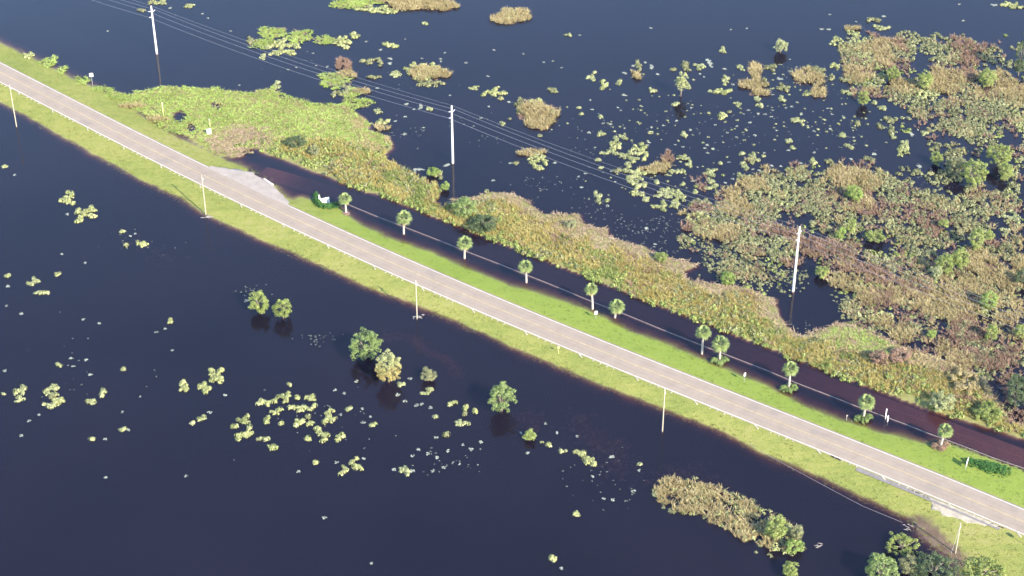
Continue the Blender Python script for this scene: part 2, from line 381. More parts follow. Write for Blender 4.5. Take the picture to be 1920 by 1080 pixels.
fres = math_n(n, l, 'MULTIPLY_ADD', fres, 0.98, 0.022)
mx = n.new('ShaderNodeMixShader'); l.new(fres, mx.inputs[0]); l.new(tr.outputs[0], mx.inputs[1]); l.new(gl.outputs[0], mx.inputs[2])
df = n.new('ShaderNodeBsdfDiffuse')
l.new(ramp(n, l, noise(n, l, 0.02, 4, 0.6, pos), [(0.3, (.0040, .0032, .0070)), (0.7, (.0062, .0046, .0090))]), df.inputs['Color'])
ad = n.new('ShaderNodeAddShader'); l.new(mx.outputs[0], ad.inputs[0]); l.new(df.outputs[0], ad.inputs[1])
l.new(ad.outputs[0], out.inputs['Surface'])
va = n.new('ShaderNodeVolumeAbsorption'); va.inputs['Color'].default_value = (0.43, 0.09, 0.0, 1); va.inputs['Density'].default_value = 3.2
l.new(va.outputs[0], out.inputs['Volume']); M_WATER = m
o = MB().box((0, 400, -4.0), (7600, 7600, 8.0)).build('flood_water', M_WATER); tag(o, 'still dark flood water covering the marsh', None, None, 'structure')

# ------------------------------------------------------------------ road
m, n, l, out = mat('asphalt')
at = n.new('ShaderNodeAttribute'); at.attribute_name = 'across'; ac = at.outputs['Fac']
pos = wpos(n)
tw = math_n(n, l, 'ABSOLUTE', math_n(n, l, 'SUBTRACT', math_n(n, l, 'ABSOLUTE', ac), 1.8))   # distance to lane middle
track = sstep(n, l, math_n(n, l, 'ABSOLUTE', math_n(n, l, 'SUBTRACT', tw, 0.85)), 0.55, 0.1)
f1 = noise(n, l, 0.35, 6, 0.65, pos); f2 = noise(n, l, 6.0, 3, 0.7, pos); f0 = noise(n, l, 0.02, 3, 0.5, pos)
c = ramp(n, l, math_n(n, l, 'ADD', math_n(n, l, 'MULTIPLY', f1, 0.6), math_n(n, l, 'MULTIPLY', f2, 0.4)), [(0.3, (.155, .128, .105)), (0.5, (.19, .157, .129)), (0.7, (.224, .188, .155))])
c = mixc(n, l, math_n(n, l, 'MULTIPLY', track, 0.25), c, (.222, .188, .16))
c = mixc(n, l, math_n(n, l, 'MULTIPLY', sstep(n, l, tw, 0.45, 0.0), 0.2), c, (.15, .135, .133))
c = mixc(n, l, math_n(n, l, 'MULTIPLY', f0, 0.3), c, (.186, .155, .13))
vo = n.new('ShaderNodeTexVoronoi'); vo.feature = 'DISTANCE_TO_EDGE'; vo.inputs['Scale'].default_value = 0.22; l.new(pos, vo.inputs['Vector'])
c = mixc(n, l, math_n(n, l, 'MULTIPLY', sstep(n, l, vo.outputs['Distance'], 0.018, 0.0), 0.25), c, (.10, .09, .085))
f3 = noise(n, l, 0.11, 3, 0.5, pos)
c = mixc(n, l, math_n(n, l, 'MULTIPLY', sstep(n, l, f3, 0.60, 0.66), 0.4), c, (.14, .122, .115))
p = n.new('ShaderNodeBsdfPrincipled'); l.new(c, p.inputs['Base Color']); p.inputs['Roughness'].default_value = 0.85; p.inputs['Specular IOR Level'].default_value = 0.25
l.new(bumped(n, l, f2, 0.3, 0.02), p.inputs['Normal']); l.new(p.outputs[0], out.inputs[0]); M_ASPHALT = m

def ribbon(name, P, offs, zs, material, parent=None, across=False):
    N = normals(P); k = len(offs); n_ = len(P)
    V = np.zeros((n_, k, 3))
    for j, (o_, z) in enumerate(zip(offs, zs)):
        V[:, j, :2] = P + N * o_ if not hasattr(o_, '__len__') else P + N * np.asarray(o_)[:, None]
        V[:, j, 2] = z
    I = np.arange(n_ * k).reshape(n_, k)
    F = np.stack([I[:-1, :-1], I[1:, :-1], I[1:, 1:], I[:-1, 1:]], -1).reshape(-1, 4)[:, ::-1]
    me = grid_mesh(name, V.reshape(-1, 3), F, [material], smooth=False)
    if across:
        a = me.attributes.new('across', 'FLOAT', 'POINT'); a.data.foreach_set('value', np.tile(np.array(offs, np.float32), n_))
    return link(bpy.data.objects.new(name, me), parent)
cl_crop = CL[(CL[:, 0] > -430) & (CL[:, 0] < 430)]
oo = [-3.92, -3.87, -3.6, -2.65, -1.8, -0.9, 0, 0.9, 1.8, 2.65, 3.6, 4.05, 4.1]
zz = [ROADZ - .3] + [ROADZ + 0.05 - abs(q) * 0.012 for q in oo[1:-1]] + [ROADZ - .3]
road = ribbon('road', cl_crop, oo, zz, M_ASPHALT, None, True); tag(road, 'worn pale two-lane asphalt road crossing the flood', None, None, 'structure')
def zr(q): return ROADZ + 0.05 - abs(q) * 0.012 + 0.006
for q, w, mt, nm in ((3.55, .12, M_LINEW, 'edge_line'), (-3.55, .12, M_LINEW, 'edge_line'), (0.16, .075, M_LINEY, 'centre_line'), (-0.16, .075, M_LINEY, 'centre_line')):
    ribbon(nm, cl_crop, [q - w, q + w], [zr(q - w), zr(q + w)], mt, road)
# groups of painted shoulder marks along the near edge: one slanted dash and four short bars
def at_arc(s, off):
    i = np.array([np.interp(s, CLA, CL[:, 0]), np.interp(s, CLA, CL[:, 1])]); k = int(np.clip(np.searchsorted(CLA, s), 1, len(CL) - 1))
    t = CL[k] - CL[k - 1]; t /= np.linalg.norm(t); nn = np.array([-t[1], t[0]])
    return i + nn * off, t, nn
gw = G(1540, 848, ROADZ); s0 = CLA[np.argmin(((CL - gw) ** 2).sum(1))]
def mark(s, half_l, half_w, off, slant):
    c0, t, nn = at_arc(s, off); d = nn * math.cos(slant) + t * math.sin(slant); e = np.array([-d[1], d[0]])
    pts = [c0 + d * a * half_l + e * b * half_w for a, b in ((-1, -1), (-1, 1), (1, 1), (1, -1))]
    MB().prism([tuple(q) for q in pts], ROADZ - 0.10, ROADZ + 0.022).build('shoulder_mark', M_TICK, road)
SP = 15.42
for k in range(-19, 5):
    s = s0 + k * SP
    mark(s - 0.4, 1.0, .17, -4.1, -1.02)
    for j, ds in enumerate((3.4, 5.2, 7.0, 8.8)):
        mark(s + ds + random.uniform(-.12, .12), .30 + random.uniform(-.05, .04), .11, -4.14, random.uniform(-.1, .1))
# paved side-road mouth on the far side, gravel pull-off on the near side
M_APRON = plain_mat('worn_pale_concrete', (.215, .188, .17), 0.85, 0.15, 0.5, bump=0.2)
M_SAND = plain_mat('sandy_gravel', (.235, .21, .172), 0.95, 0.25, 0.8, bump=0.4)
def zbank(P):
    """height of the embankment at points P"""
    d = sdf(P, LAND); r = seg_dist(P, CL[:-1:3], CL[3::3])
    return np.where(d > 0, (ROADZ - .03) * d / (d + np.clip(r - 4.6, 0, None) + 1e-6), .12 * d)
def drape(name, inner, outer, material, lift, steps=7):
    a, b = np.array(inner, float), np.array(outer, float); n_ = 24
    def rs(P): t = arclen(P); q = np.linspace(0, t[-1], n_); return np.stack([np.interp(q, t, P[:, i]) for i in range(2)], 1)
    a, b = rs(GP(inner, .9)), rs(GP(outer, .35)); V = []
    for k in range(steps + 1):
        t = k / steps; P = a * (1 - t) + b * t + (np.random.default_rng(k).normal(0, .12, (n_, 2)) if 0 < k < steps else (np.random.default_rng(77).normal(0, .28, (n_, 2)) if k else 0))
        V.append(np.column_stack([P, np.minimum(zbank(P), ROADZ - .02) + lift]))
    V.append(V[-1] - [0, 0, .3]); V = np.concatenate(V); I = np.arange(len(V)).reshape(-1, n_)
    F = np.stack([I[:-1, :-1], I[:-1, 1:], I[1:, 1:], I[1:, :-1]], -1).reshape(-1, 4)
    return link(bpy.data.objects.new(name, grid_mesh(name, V, F, [material], True)))
AP_IN, AP_OUT = [(388,315),(440,339),(500,369),(540,386)], [(398,314),(430,317),(474,320),(512,346),(543,377)]
o = drape('side_road_apron', AP_IN, AP_OUT, M_APRON, .045); tag(o, 'pale worn concrete mouth of the flooded side road', None, None, 'structure')
sbz = .26
MB().prism([tuple(q) for q in GP([(493,335),(496,334),(513,345),(511,348)], sbz)[::-1]], sbz - .3, sbz).build('stop_bar', M_LINEW, o)
GV_IN, GV_OUT = [(1705,918),(1745,934),(1790,951),(1850,976),(1884,991)], [(1712,924),(1744,941),(1750,956),(1772,967),(1790,972),(1811,984),(1840,986),(1878,993)]
o = drape('gravel_pull_off', GV_IN, GV_OUT, M_SAND, .04); tag(o, 'pale sandy gravel patch at the road edge', None, None, 'structure')
BARE = [GP(AP_IN + AP_OUT[::-1], .6), GP(GV_IN + GV_OUT[::-1], .6)]
sh = CL[(CL[:, 0] > 76) & (CL[:, 0] < 104)]
o = ribbon('paved_shoulder', sh, [-5.35, -4.1], [ROADZ - .012, ROADZ - .004], plain_mat('shoulder_asphalt', (.13, .12, .12), .9, .2, 1.5)); tag(o, 'dark paved shoulder strip beside the gravel patch', None, None, 'structure')
# drowned side road and its kerb
m, n, l, out = mat('drowned_asphalt'); pos = wpos(n)
p = n.new('ShaderNodeBsdfPrincipled'); l.new(ramp(n, l, noise(n, l, 0.3, 5, 0.65, pos), [(0.3, (.13, .11, .10)), (0.7, (.19, .165, .155))]), p.inputs['Base Color']); p.inputs['Roughness'].default_value = 0.9
l.new(p.outputs[0], out.inputs[0]); M_DROWN = m
frN = normals(fr_line); zfl = fr_z(fr_line[:, 0])
def fr_ribbon(name, a, b, dz, material, parent=None, lo=None):
    P = fr_line if lo is None else fr_line[fr_line[:, 0] > lo]
    N = normals(P); z = fr_z(P[:, 0]) + dz
    V = np.stack([np.column_stack([P + N * a, z]), np.column_stack([P + N * b, z])], 1).reshape(-1, 3)
    I = np.arange(len(V)).reshape(-1, 2); F = np.stack([I[:-1, 0], I[:-1, 1], I[1:, 1], I[1:, 0]], -1)[:, ::-1]
    return link(bpy.data.objects.new(name, grid_mesh(name, V, F, [material], False)), parent)
fro = fr_ribbon('flooded_side_road', -FRW, FRW, 0, M_DROWN); tag(fro, 'side road drowned under reddish brown water', None, None, 'structure')
fr_ribbon('centre_line', -.09, .09, 0.006, M_LINEY, fro, 48)
N = normals(kerb_w); zt = 0.008 + 0.05 * (fbm(kerb_w, 9, 4) - 0.45)
kv = []
for off, z in ((-.10, None), (-.09, 1), (.09, 1), (.10, None)):
    kv.append(np.column_stack([kerb_w + N * off, zt if z else np.full(len(kerb_w), -0.9)]))
kv = np.stack(kv, 1); I = np.arange(kv.shape[0] * 4).reshape(-1, 4)
F = np.stack([I[:-1, :-1], I[1:, :-1], I[1:, 1:], I[:-1, 1:]], -1).reshape(-1, 4)[:, ::-1]
o = link(bpy.data.objects.new('kerb', grid_mesh('kerb', kv.reshape(-1, 3), F, [M_KERB], False))); tag(o, 'thin pale kerb just breaking the water beside the palms', None, None, 'structure')

# ------------------------------------------------------------------ plant pieces (loose leaf faces set out in templates)
def rosette(seed, K=22, leaf=0.33, flat=0.65):
    r = np.random.default_rng(seed); Q = []
    for i in range(K):
        az = r.uniform(0, 2 * math.pi); ct = r.uniform(0.05, 1.0); st = math.sqrt(1 - ct * ct)
        nrm = np.array([st * math.cos(az), st * math.sin(az), ct])
        c = nrm * np.array([1, 1, flat]) * r.uniform(0.65, 1.0)
        nrm = nrm + r.normal(0, 0.35, 3); nrm[2] = abs(nrm[2]) + .15; nrm /= np.linalg.norm(nrm)
        a = np.cross(nrm, r.normal(0, 1, 3)); a /= np.linalg.norm(a); b = np.cross(nrm, a)
        s = leaf * r.uniform(0.7, 1.25)
        Q.append([c - a * s, c - b * s * .62, c + a * s, c + b * s * .62])
    return np.array(Q)
def pads(seed, K=6):
    r = np.random.default_rng(seed); Q = []
    for i in range(K):
        az = r.uniform(0, 2 * math.pi); d = math.sqrt(r.uniform(0, 1)) * 0.9
        c = np.array([d * math.cos(az), d * math.sin(az), r.uniform(.02, .22)]); t = r.uniform(0, 6.3); s = r.uniform(.25, .5)
        a = np.array([math.cos(t), math.sin(t), r.normal(0, .15)]); b = np.array([-math.sin(t), math.cos(t), r.normal(0, .15)])
        Q.append([c - a * s, c - b * s * .7, c + a * s, c + b * s * .7])
    return np.array(Q)
def tuft(seed, K=10, w=0.05, lean=0.45):
    r = np.random.default_rng(seed); Q = []
    for i in range(K):
        az = r.uniform(0, 2 * math.pi); b0 = np.array([r.normal(0, .16), r.normal(0, .16), 0]); hgt = r.uniform(.55, 1.0)
        ln = abs(r.normal(0, lean)); tip = b0 + np.array([math.cos(az) * ln, math.sin(az) * ln, hgt])
        t = r.uniform(0, 6.3); a = np.array([math.cos(t), math.sin(t), 0])
        Q.append([b0 - a * w, b0 + a * w, tip + a * w * .5, tip - a * w * .5])
    return np.array(Q)
def shell(seed, K=60, leaf=0.25):
    r = np.random.default_rng(seed); Q = []
    for i in range(K):
        nrm = r.normal(0, 1, 3); nrm /= np.linalg.norm(nrm)
        if nrm[2] < -0.45: nrm[2] *= -1
        c = nrm * r.uniform(.72, 1.05)
        nrm = nrm + r.normal(0, 0.4, 3); nrm[2] += .2; nrm /= np.linalg.norm(nrm)
        a = np.cross(nrm, r.normal(0, 1, 3)); a /= np.linalg.norm(a); b = np.cross(nrm, a); s = leaf * r.uniform(.7, 1.3)
        Q.append([c - a * s, c - b * s * .55, c + a * s, c + b * s * .55])
    return np.array(Q)
ROS = [rosette(i) for i in range(8)]
PAD = [pads(20 + i) for i in range(8)]
TUF = [tuft(40 + i, 13, 0.055, 0.6) for i in range(8)]
MATT = [tuft(60 + i, 8, 0.13, 0.9) for i in range(8)]
SHE = [shell(80 + i) for i in range(8)]
def inst(T, P, S, rg):
    """templates T at points P (n,3), scales S (n,3)"""
    n_ = len(P)
    if n_ == 0: return np.zeros((0, 4, 3))
    which = rg.integers(0, len(T), n_); rz = rg.uniform(0, 2 * math.pi, n_); outq = []
    for k, t in enumerate(T):
        s = which == k
        if not s.any(): continue
        c, sn = np.cos(rz[s])[:, None, None], np.sin(rz[s])[:, None, None]
        q = t[None] ; x = q[..., 0] * c - q[..., 1] * sn; y = q[..., 0] * sn + q[..., 1] * c; z = np.broadcast_to(q[..., 2], x.shape)
        w = np.stack([x, y, z], -1) * S[s][:, None, None, :] + P[s][:, None, None, :]
        outq.append(w.reshape(-1, 4, 3))
    return np.concatenate(outq)
KINDS = {  # templates, radius range, height factor, coverage
 'g': (ROS, .42, .72, 1.15, 1.3), 'y': (ROS, .45, .8, 1.25, 1.35), 'o': (ROS, .45, .85, 1.3, 1.4), 'e': (ROS, .45, .8, 1.0, 1.8),
 'k': (ROS, .45, .8, 1.0, 1.7), 'd': (ROS, .5, .9, 1.0, 1.7), 'w': (PAD, .35, .6, .6, 1.0),
 't': (TUF, .8, 1.3, .9, 6.5), 'b': (TUF, .8, 1.2, .9, 4.4), 'q': (TUF, .7, 1.15, .85, 5.0), 'm': (MATT, .5, .85, .5, 2.4), 's': (TUF, .6, 1.0, .3, 2.0), 'n': (MATT, .6, 1.0, .35, 2.6), 'r': (MATT, .18, .42, .5, 1.0), 'u': (MATT, .18, .42, .5, 1.0), 'v': (ROS, .45, .8, 1.0, 1.6)}
def fill_points(kind, P, rg, z=0.0, zs=1.0):
    T, r0, r1, hf, _ = KINDS[kind]
    r = rg.uniform(r0, r1, len(P)); S = np.stack([r, r, r * hf * zs], 1)
    return inst(T, np.column_stack([P, np.full(len(P), z) if np.isscalar(z) else z]), S, rg)
def ell_points(cx, cy, w, h, kind, rg, dens=1.0, shrink=True):
    """points inside an uneven ellipse given in photo pixels"""
    c = G(cx, cy); a = (G(cx + w / 2, cy) - G(cx - w / 2, cy))[0] / 2; b = (G(cx, cy - h / 2) - G(cx, cy + h / 2))[1] / 2
    T, r0, r1, hf, cv = KINDS[kind]; rm = (r0 + r1) / 2 * (0.55 if (T is TUF or T is MATT) else 1.0)
    if shrink: a = max(a - rm * .7, a * .45); b = max(b - rm * .7, b * .45)
    n_ = max(2, int(math.pi * a * b / (math.pi * rm * rm) * cv * dens * (0.42 if (T is TUF or T is MATT) else 1) + .5))
    t = rg.uniform(0, 2 * math.pi, n_); ph = rg.uniform(0, 6.3, 3)
    rad = np.sqrt(rg.uniform(0, 1, n_)) * (1 + .16 * np.sin(2 * t + ph[0]) + .14 * np.sin(3 * t + ph[1]) + .10 * np.sin(5 * t + ph[2]))
    return c + np.stack([a * rad * np.cos(t), b * rad * np.sin(t)], 1)
def knit(P, thr):
    # draw stray plants in so that a clump hangs together
    c = P.mean(0); P = P[np.argsort(((P - c) ** 2).sum(1))].copy()
    for i in range(1, len(P)):
        d = np.hypot(*(P[:i] - P[i]).T); j = int(np.argmin(d))
        if d[j] > thr: P[i] = P[j] + (P[i] - P[j]) / d[j] * thr
    return P
def poly_points(poly, kind, rg, dens=1.0, gap=0.0, gscale=6.0, seed=5, ragged=1.6):
    T, r0, r1, hf, cv = KINDS[kind]; rm = (r0 + r1) / 2 * (0.55 if (T is TUF or T is MATT) else 1.0)
    lo, hi = poly.min(0), poly.max(0); A = np.prod(hi - lo)
    n_ = int(A / (math.pi * rm * rm) * cv * dens * (0.42 if (T is TUF or T is MATT) else 1))
    P = rg.uniform(lo, hi, (n_, 2)); wobble = (fbm(P, 3.0 if ragged < 3 else 9.0, seed) - .5) * ragged
    P = P[(sdf(P, poly) + wobble) > 0]
    if gap: P = P[fbm(P, gscale, seed + 11) + rg.normal(0, .05, len(P)) > gap]
    return P
def veg_object(name, lists, parent=None):
    """lists: [(kind, quads)] -> one mesh with a material per kind"""
    ks = []; Qs = []; mi = []
    for k, Q in lists:
        if len(Q) == 0: continue
        if k not in ks: ks.append(k)
        Qs.append(Q); mi.append(np.full(len(Q), ks.index(k)))
    Q = np.concatenate(Qs); c = np.array([(Q[..., 0].min() + Q[..., 0].max()) / 2, (Q[..., 1].min() + Q[..., 1].max()) / 2, 0])
    me = quads_mesh(name, Q - c, [L[k] for k in ks], np.concatenate(mi))
    o = bpy.data.objects.new(name, me); o.location = c; return link(o, parent)
# ------------------------------------------------------------------ survey of the floating plants, by quarter-scale sheets of the photograph
TILES = {k: ((480 * (int(k[1]) - 1)), 270 * 'ABCD'.index(k[0])) for k in [a + b for a in 'ABCD' for b in '1234']}
def rows(s):
    for q in s.replace('\n', ' ').split():
        *v, k = q.split(','); yield [float(x) for x in v] + [k]
def tile_px(t, x, y, w, h): ox, oy = TILES[t]; return ox + x / 4, oy + y / 4, w / 4, h / 4
CLUMPS = {
'A1': "1210,20,120,35,g 1410,50,90,40,g 1070,80,100,25,o 1290,62,40,35,w 1520,100,28,25,w 1550,138,55,20,w 1735,233,35,18,w 1795,637,20,15,w 805,237,15,8,w 1130,18,60,40,o",
'A2': "1255,178,75,25,g 1120,293,30,12,w 1010,338,130,45,y 930,375,45,30,w 830,312,25,14,w 435,398,60,12,w 1000,450,60,40,w 870,580,120,30,o 1030,555,90,60,g 1000,485,40,55,w 1385,435,40,30,w 1385,460,35,20,w 1240,440,35,20,w 1790,378,35,18,w 1565,470,45,15,w 1420,398,25,12,w 1745,575,22,15,w 160,640,80,60,g 455,492,35,20,w 535,500,12,14,w 240,525,30,16,w 310,505,35,15,w 1660,660,90,35,g 1800,695,150,70,y 1820,750,60,40,o 910,665,40,20,w 925,835,70,45,g 950,915,110,50,y 960,965,110,35,t 1055,915,40,40,w 1140,780,55,35,w 1230,800,45,80,w 1305,810,50,50,g 1185,820,20,30,w 1110,880,45,25,w 1110,1000,35,50,w 1255,955,45,25,w 1690,890,25,30,w 1835,930,60,40,g 1750,800,45,12,w 1455,715,22,12,w 1905,880,25,40,o 1890,770,35,40,w",
'A3': "410,262,60,35,g 505,262,40,20,w 1040,213,28,14,w 1645,222,28,18,w 1768,214,55,14,w 85,408,40,18,w 310,457,38,22,w 232,468,28,14,w 370,510,20,14,w 320,680,85,40,o 590,585,80,50,g 620,543,48,28,g 680,640,80,70,y 800,615,60,45,g 840,712,80,30,w 905,505,28,70,w 950,500,60,90,o 1000,480,28,70,w 1045,500,40,90,w 930,570,70,50,t 1095,548,50,35,w 845,545,65,30,w 1050,672,65,45,g 1240,782,75,38,g 585,753,32,22,w 495,815,55,32,g 502,852,68,26,g 605,822,18,14,w 670,872,50,40,g 790,810,35,20,w 820,832,30,20,w 975,800,18,14,w 1305,500,85,70,o 1225,525,90,30,o 1400,500,90,50,g 1490,465,75,90,w 1410,550,50,22,w 1440,580,40,20,w 1320,655,60,50,g 1580,380,65,45,g 1595,520,55,30,w 1600,590,65,70,g 1595,635,30,20,g 1580,690,110,55,y 1480,685,45,30,g 1650,635,30,22,w 1715,510,70,50,g 1685,780,60,50,g 1850,745,70,45,g 1848,795,65,40,g 1740,857,28,18,w 1775,828,22,16,w 1852,860,40,50,w 1905,860,25,16,w 1480,840,40,30,g 1560,865,95,60,y 1635,845,50,25,o 1785,915,30,35,w 1527,937,35,16,w 1685,945,22,30,w 1295,877,28,20,w 1345,807,28,18,w 1232,905,16,20,w 1835,1015,40,28,w 1680,1030,35,16,w 1620,1000,40,16,w 1290,1015,60,60,g 1343,975,18,24,w 1030,998,45,30,g 1055,957,35,14,w 1140,940,35,22,w 575,998,30,20,w 675,1002,75,42,g 760,1040,65,45,g 830,1035,85,40,g 843,965,45,18,w 735,940,30,45,w 683,928,18,14,w 1025,1070,40,25,w",
'A4': "380,216,95,16,w 475,220,60,25,w 740,130,40,25,w 800,155,130,35,o 880,130,60,30,w 850,205,150,35,g 660,158,35,20,w 1430,32,22,22,w 1840,35,150,60,y 1700,35,70,40,w 1465,155,40,12,w 460,112,30,12,w 100,490,30,22,w 160,535,35,25,w 215,495,40,30,w 165,445,30,16,w 20,515,90,60,o 95,585,60,50,w 110,660,90,70,o 105,745,60,50,g 40,708,40,22,w 210,765,30,22,w 605,700,110,45,g 800,765,60,40,g 845,812,90,45,g 770,640,100,55,g 180,800,15,14,w 132,810,25,12,w 30,825,35,18,w 240,850,50,30,w 445,812,30,16,w 480,857,38,22,w 565,873,40,22,w 25,872,35,20,w 240,915,100,60,g 75,978,40,24,w 350,990,40,28,w 460,970,40,35,w 560,1013,70,40,g 643,1028,38,24,w 150,1055,70,50,g 670,925,60,50,o 915,905,100,60,o 850,945,60,60,o 920,980,90,60,o 955,1025,70,40,g 1015,975,30,28,w 1065,1005,60,50,w 1120,968,35,24,w 1180,998,70,40,g 1240,878,40,30,o 1030,1060,60,50,g 480,590,70,45,o 590,590,100,50,o",
'B1': "40,180,65,35,g 110,230,25,14,w 510,410,135,95,y 620,525,140,130,y 508,527,30,18,w 940,658,70,40,g 982,690,30,24,w 1012,672,28,18,w 1065,745,100,60,y 950,757,70,20,o 643,892,50,28,w 425,972,105,34,g 57,988,65,55,g 70,1058,50,45,w 258,1035,90,80,g 463,826,20,14,w",
'B2': "1220,195,120,50,w 1380,240,80,70,o 1430,150,70,50,w 1780,270,40,20,w 1900,140,60,30,w 1730,355,60,20,o",
'B3': "760,30,90,90,y 720,60,110,50,g 890,90,160,70,g 960,60,120,120,y 910,120,90,45,g 645,133,65,40,g 665,187,50,32,g 745,205,40,28,w 800,200,130,40,o 880,155,80,40,g 950,235,170,90,y 1060,200,160,50,t 1130,170,120,60,t 1160,115,100,80,b 1240,205,120,50,g 920,330,120,110,y 990,300,60,50,o 960,385,80,50,g 1010,415,80,50,g 1160,370,190,80,g 1240,420,110,110,y 1110,460,120,70,y 1200,460,90,60,g 1290,105,85,55,g 1330,155,75,50,g 1395,172,40,28,w 1280,305,60,45,g 1355,280,70,32,w 1370,352,60,42,g 1500,215,110,60,g 1500,280,60,60,g 1490,320,110,45,g 1545,378,45,40,o 1560,142,55,36,g 1620,135,35,26,w 1605,290,38,24,w 1655,263,35,18,w 1740,75,70,30,g 1810,105,90,80,g 1885,100,50,40,g 1735,165,80,60,g 1800,187,40,26,w 1860,205,45,35,w 1750,240,85,60,g 1895,68,30,16,w 1025,8,40,25,w 1225,5,40,14,w 1285,30,45,28,w 1170,45,35,16,w 620,28,45,14,w 1440,32,26,22,w 1462,68,30,16,w 1510,38,18,18,w 1462,5,40,14,w 640,395,80,85,g 712,415,42,45,g 655,445,20,20,g 720,465,35,20,w 495,243,42,28,w 547,222,30,16,w 520,323,32,18,w 328,135,45,35,w 770,283,50,24,w 1100,282,60,42,g 1010,630,60,35,w 1075,755,50,30,w 1840,930,60,50,g",
'B4': "1010,60,110,90,y 1030,10,70,30,g 340,125,60,80,y 350,62,35,24,w 610,20,70,45,g 205,30,60,45,g 155,47,35,20,w 245,145,50,30,w 460,140,80,60,o 640,107,55,28,w 760,125,80,60,o 810,80,50,45,w 1140,165,70,45,w 1135,215,80,50,o 100,165,40,25,w 20,165,40,40,w 1820,560,130,120,g 1810,400,120,100,o 1850,330,100,90,o 1640,490,140,80,o 1780,660,80,70,g 1850,700,70,80,o 940,800,35,22,w",
'C1': "310,45,115,45,g 55,133,40,24,w 150,180,55,35,w 630,233,58,28,w 733,262,52,32,w 1275,238,72,60,y 1175,325,32,38,w 1230,325,36,40,w 1293,467,26,18,w 520,537,62,32,w 455,565,85,40,g 550,588,48,30,w 633,530,56,34,w 692,653,64,26,w 928,617,70,52,g 52,608,55,32,w 140,775,110,80,g 140,840,75,70,g 30,797,65,32,g 400,750,100,100,g 400,820,80,70,o 450,855,120,80,y 350,890,150,45,g 305,947,50,28,w 220,998,30,18,w 670,855,100,50,g 760,785,85,60,g 910,925,48,30,w 1053,815,25,22,w 1385,737,115,85,y 1530,745,120,100,y 1600,680,110,80,y 1660,625,80,60,y 1580,620,70,50,y 1650,700,110,60,y 1700,797,60,30,w 1515,980,105,50,g 1420,1025,85,45,g 915,1055,85,50,g 965,1062,40,25,w 1575,932,16,20,w 1845,980,110,80,y 1775,1035,80,65,y 1880,1055,70,60,y 1848,98,40,60,w",
'C2': "245,728,65,48,y 90,855,160,70,y 205,825,100,95,y 290,815,60,45,y 410,820,120,55,y 340,910,150,75,y 450,890,65,50,y 140,930,110,60,y 90,1000,75,75,y 210,1008,65,45,y 325,1010,90,80,y 385,970,55,45,o 415,1020,70,60,y 545,970,130,110,y 460,1065,110,50,y 700,905,75,50,g 640,950,28,24,w 865,967,38,28,w 890,1030,85,60,g 800,1012,35,14,w 800,908,40,14,w 1087,720,75,60,g 1270,780,110,60,g 1155,678,26,26,w 1488,870,75,65,y 1580,890,75,60,y 1630,942,60,75,y 1555,955,50,40,o 1530,1010,100,80,g 1330,962,65,45,g 1245,880,28,45,w 1210,880,20,18,w 1330,890,60,35,w 660,788,30,24,w 595,770,18,20,w 760,700,60,12,w 1075,800,60,40,w 1100,850,60,20,w",
'C3': "250,1015,40,30,w",
'D1': "150,25,65,35,w 690,58,70,45,g 795,50,50,24,w 1378,328,54,28,w 1850,40,160,80,y 793,342,26,12,w",
'D2': "118,135,90,75,y 385,48,75,60,y 490,35,120,90,y 625,45,90,90,y 40,60,110,50,g 443,230,70,65,y 645,285,85,85,y 740,262,105,90,y 768,205,45,45,y 808,212,35,45,w 602,228,35,18,w 1100,300,110,75,g 1045,285,50,40,w 1160,290,40,35,w 1230,135,60,40,w 1290,165,50,25,w 1180,180,40,20,w 1690,70,55,40,w 1520,242,32,18,w 1415,266,30,25,w 1330,290,25,22,w 1360,195,28,12,w 1555,95,22,16,w 1440,140,35,16,w 1615,130,18,16,w 1425,20,100,50,o 1355,38,60,35,w 515,641,24,16,w 865,986,18,14,w 310,297,35,14,w",
'D3': "75,15,40,40,w 145,28,95,75,y 228,75,40,40,g 270,95,60,65,y 368,138,36,38,g 412,145,50,45,g 490,165,110,65,y 580,225,120,90,y 945,238,60,45,g 735,190,85,35,w 470,608,90,60,y 310,938,90,80,y 600,333,28,16,w 675,490,40,35,w 760,508,35,25,w 910,445,28,28,w 120,160,25,20,w 340,8,40,14,w 480,30,40,40,w 368,1028,30,16,w 955,290,30,24,w",
}
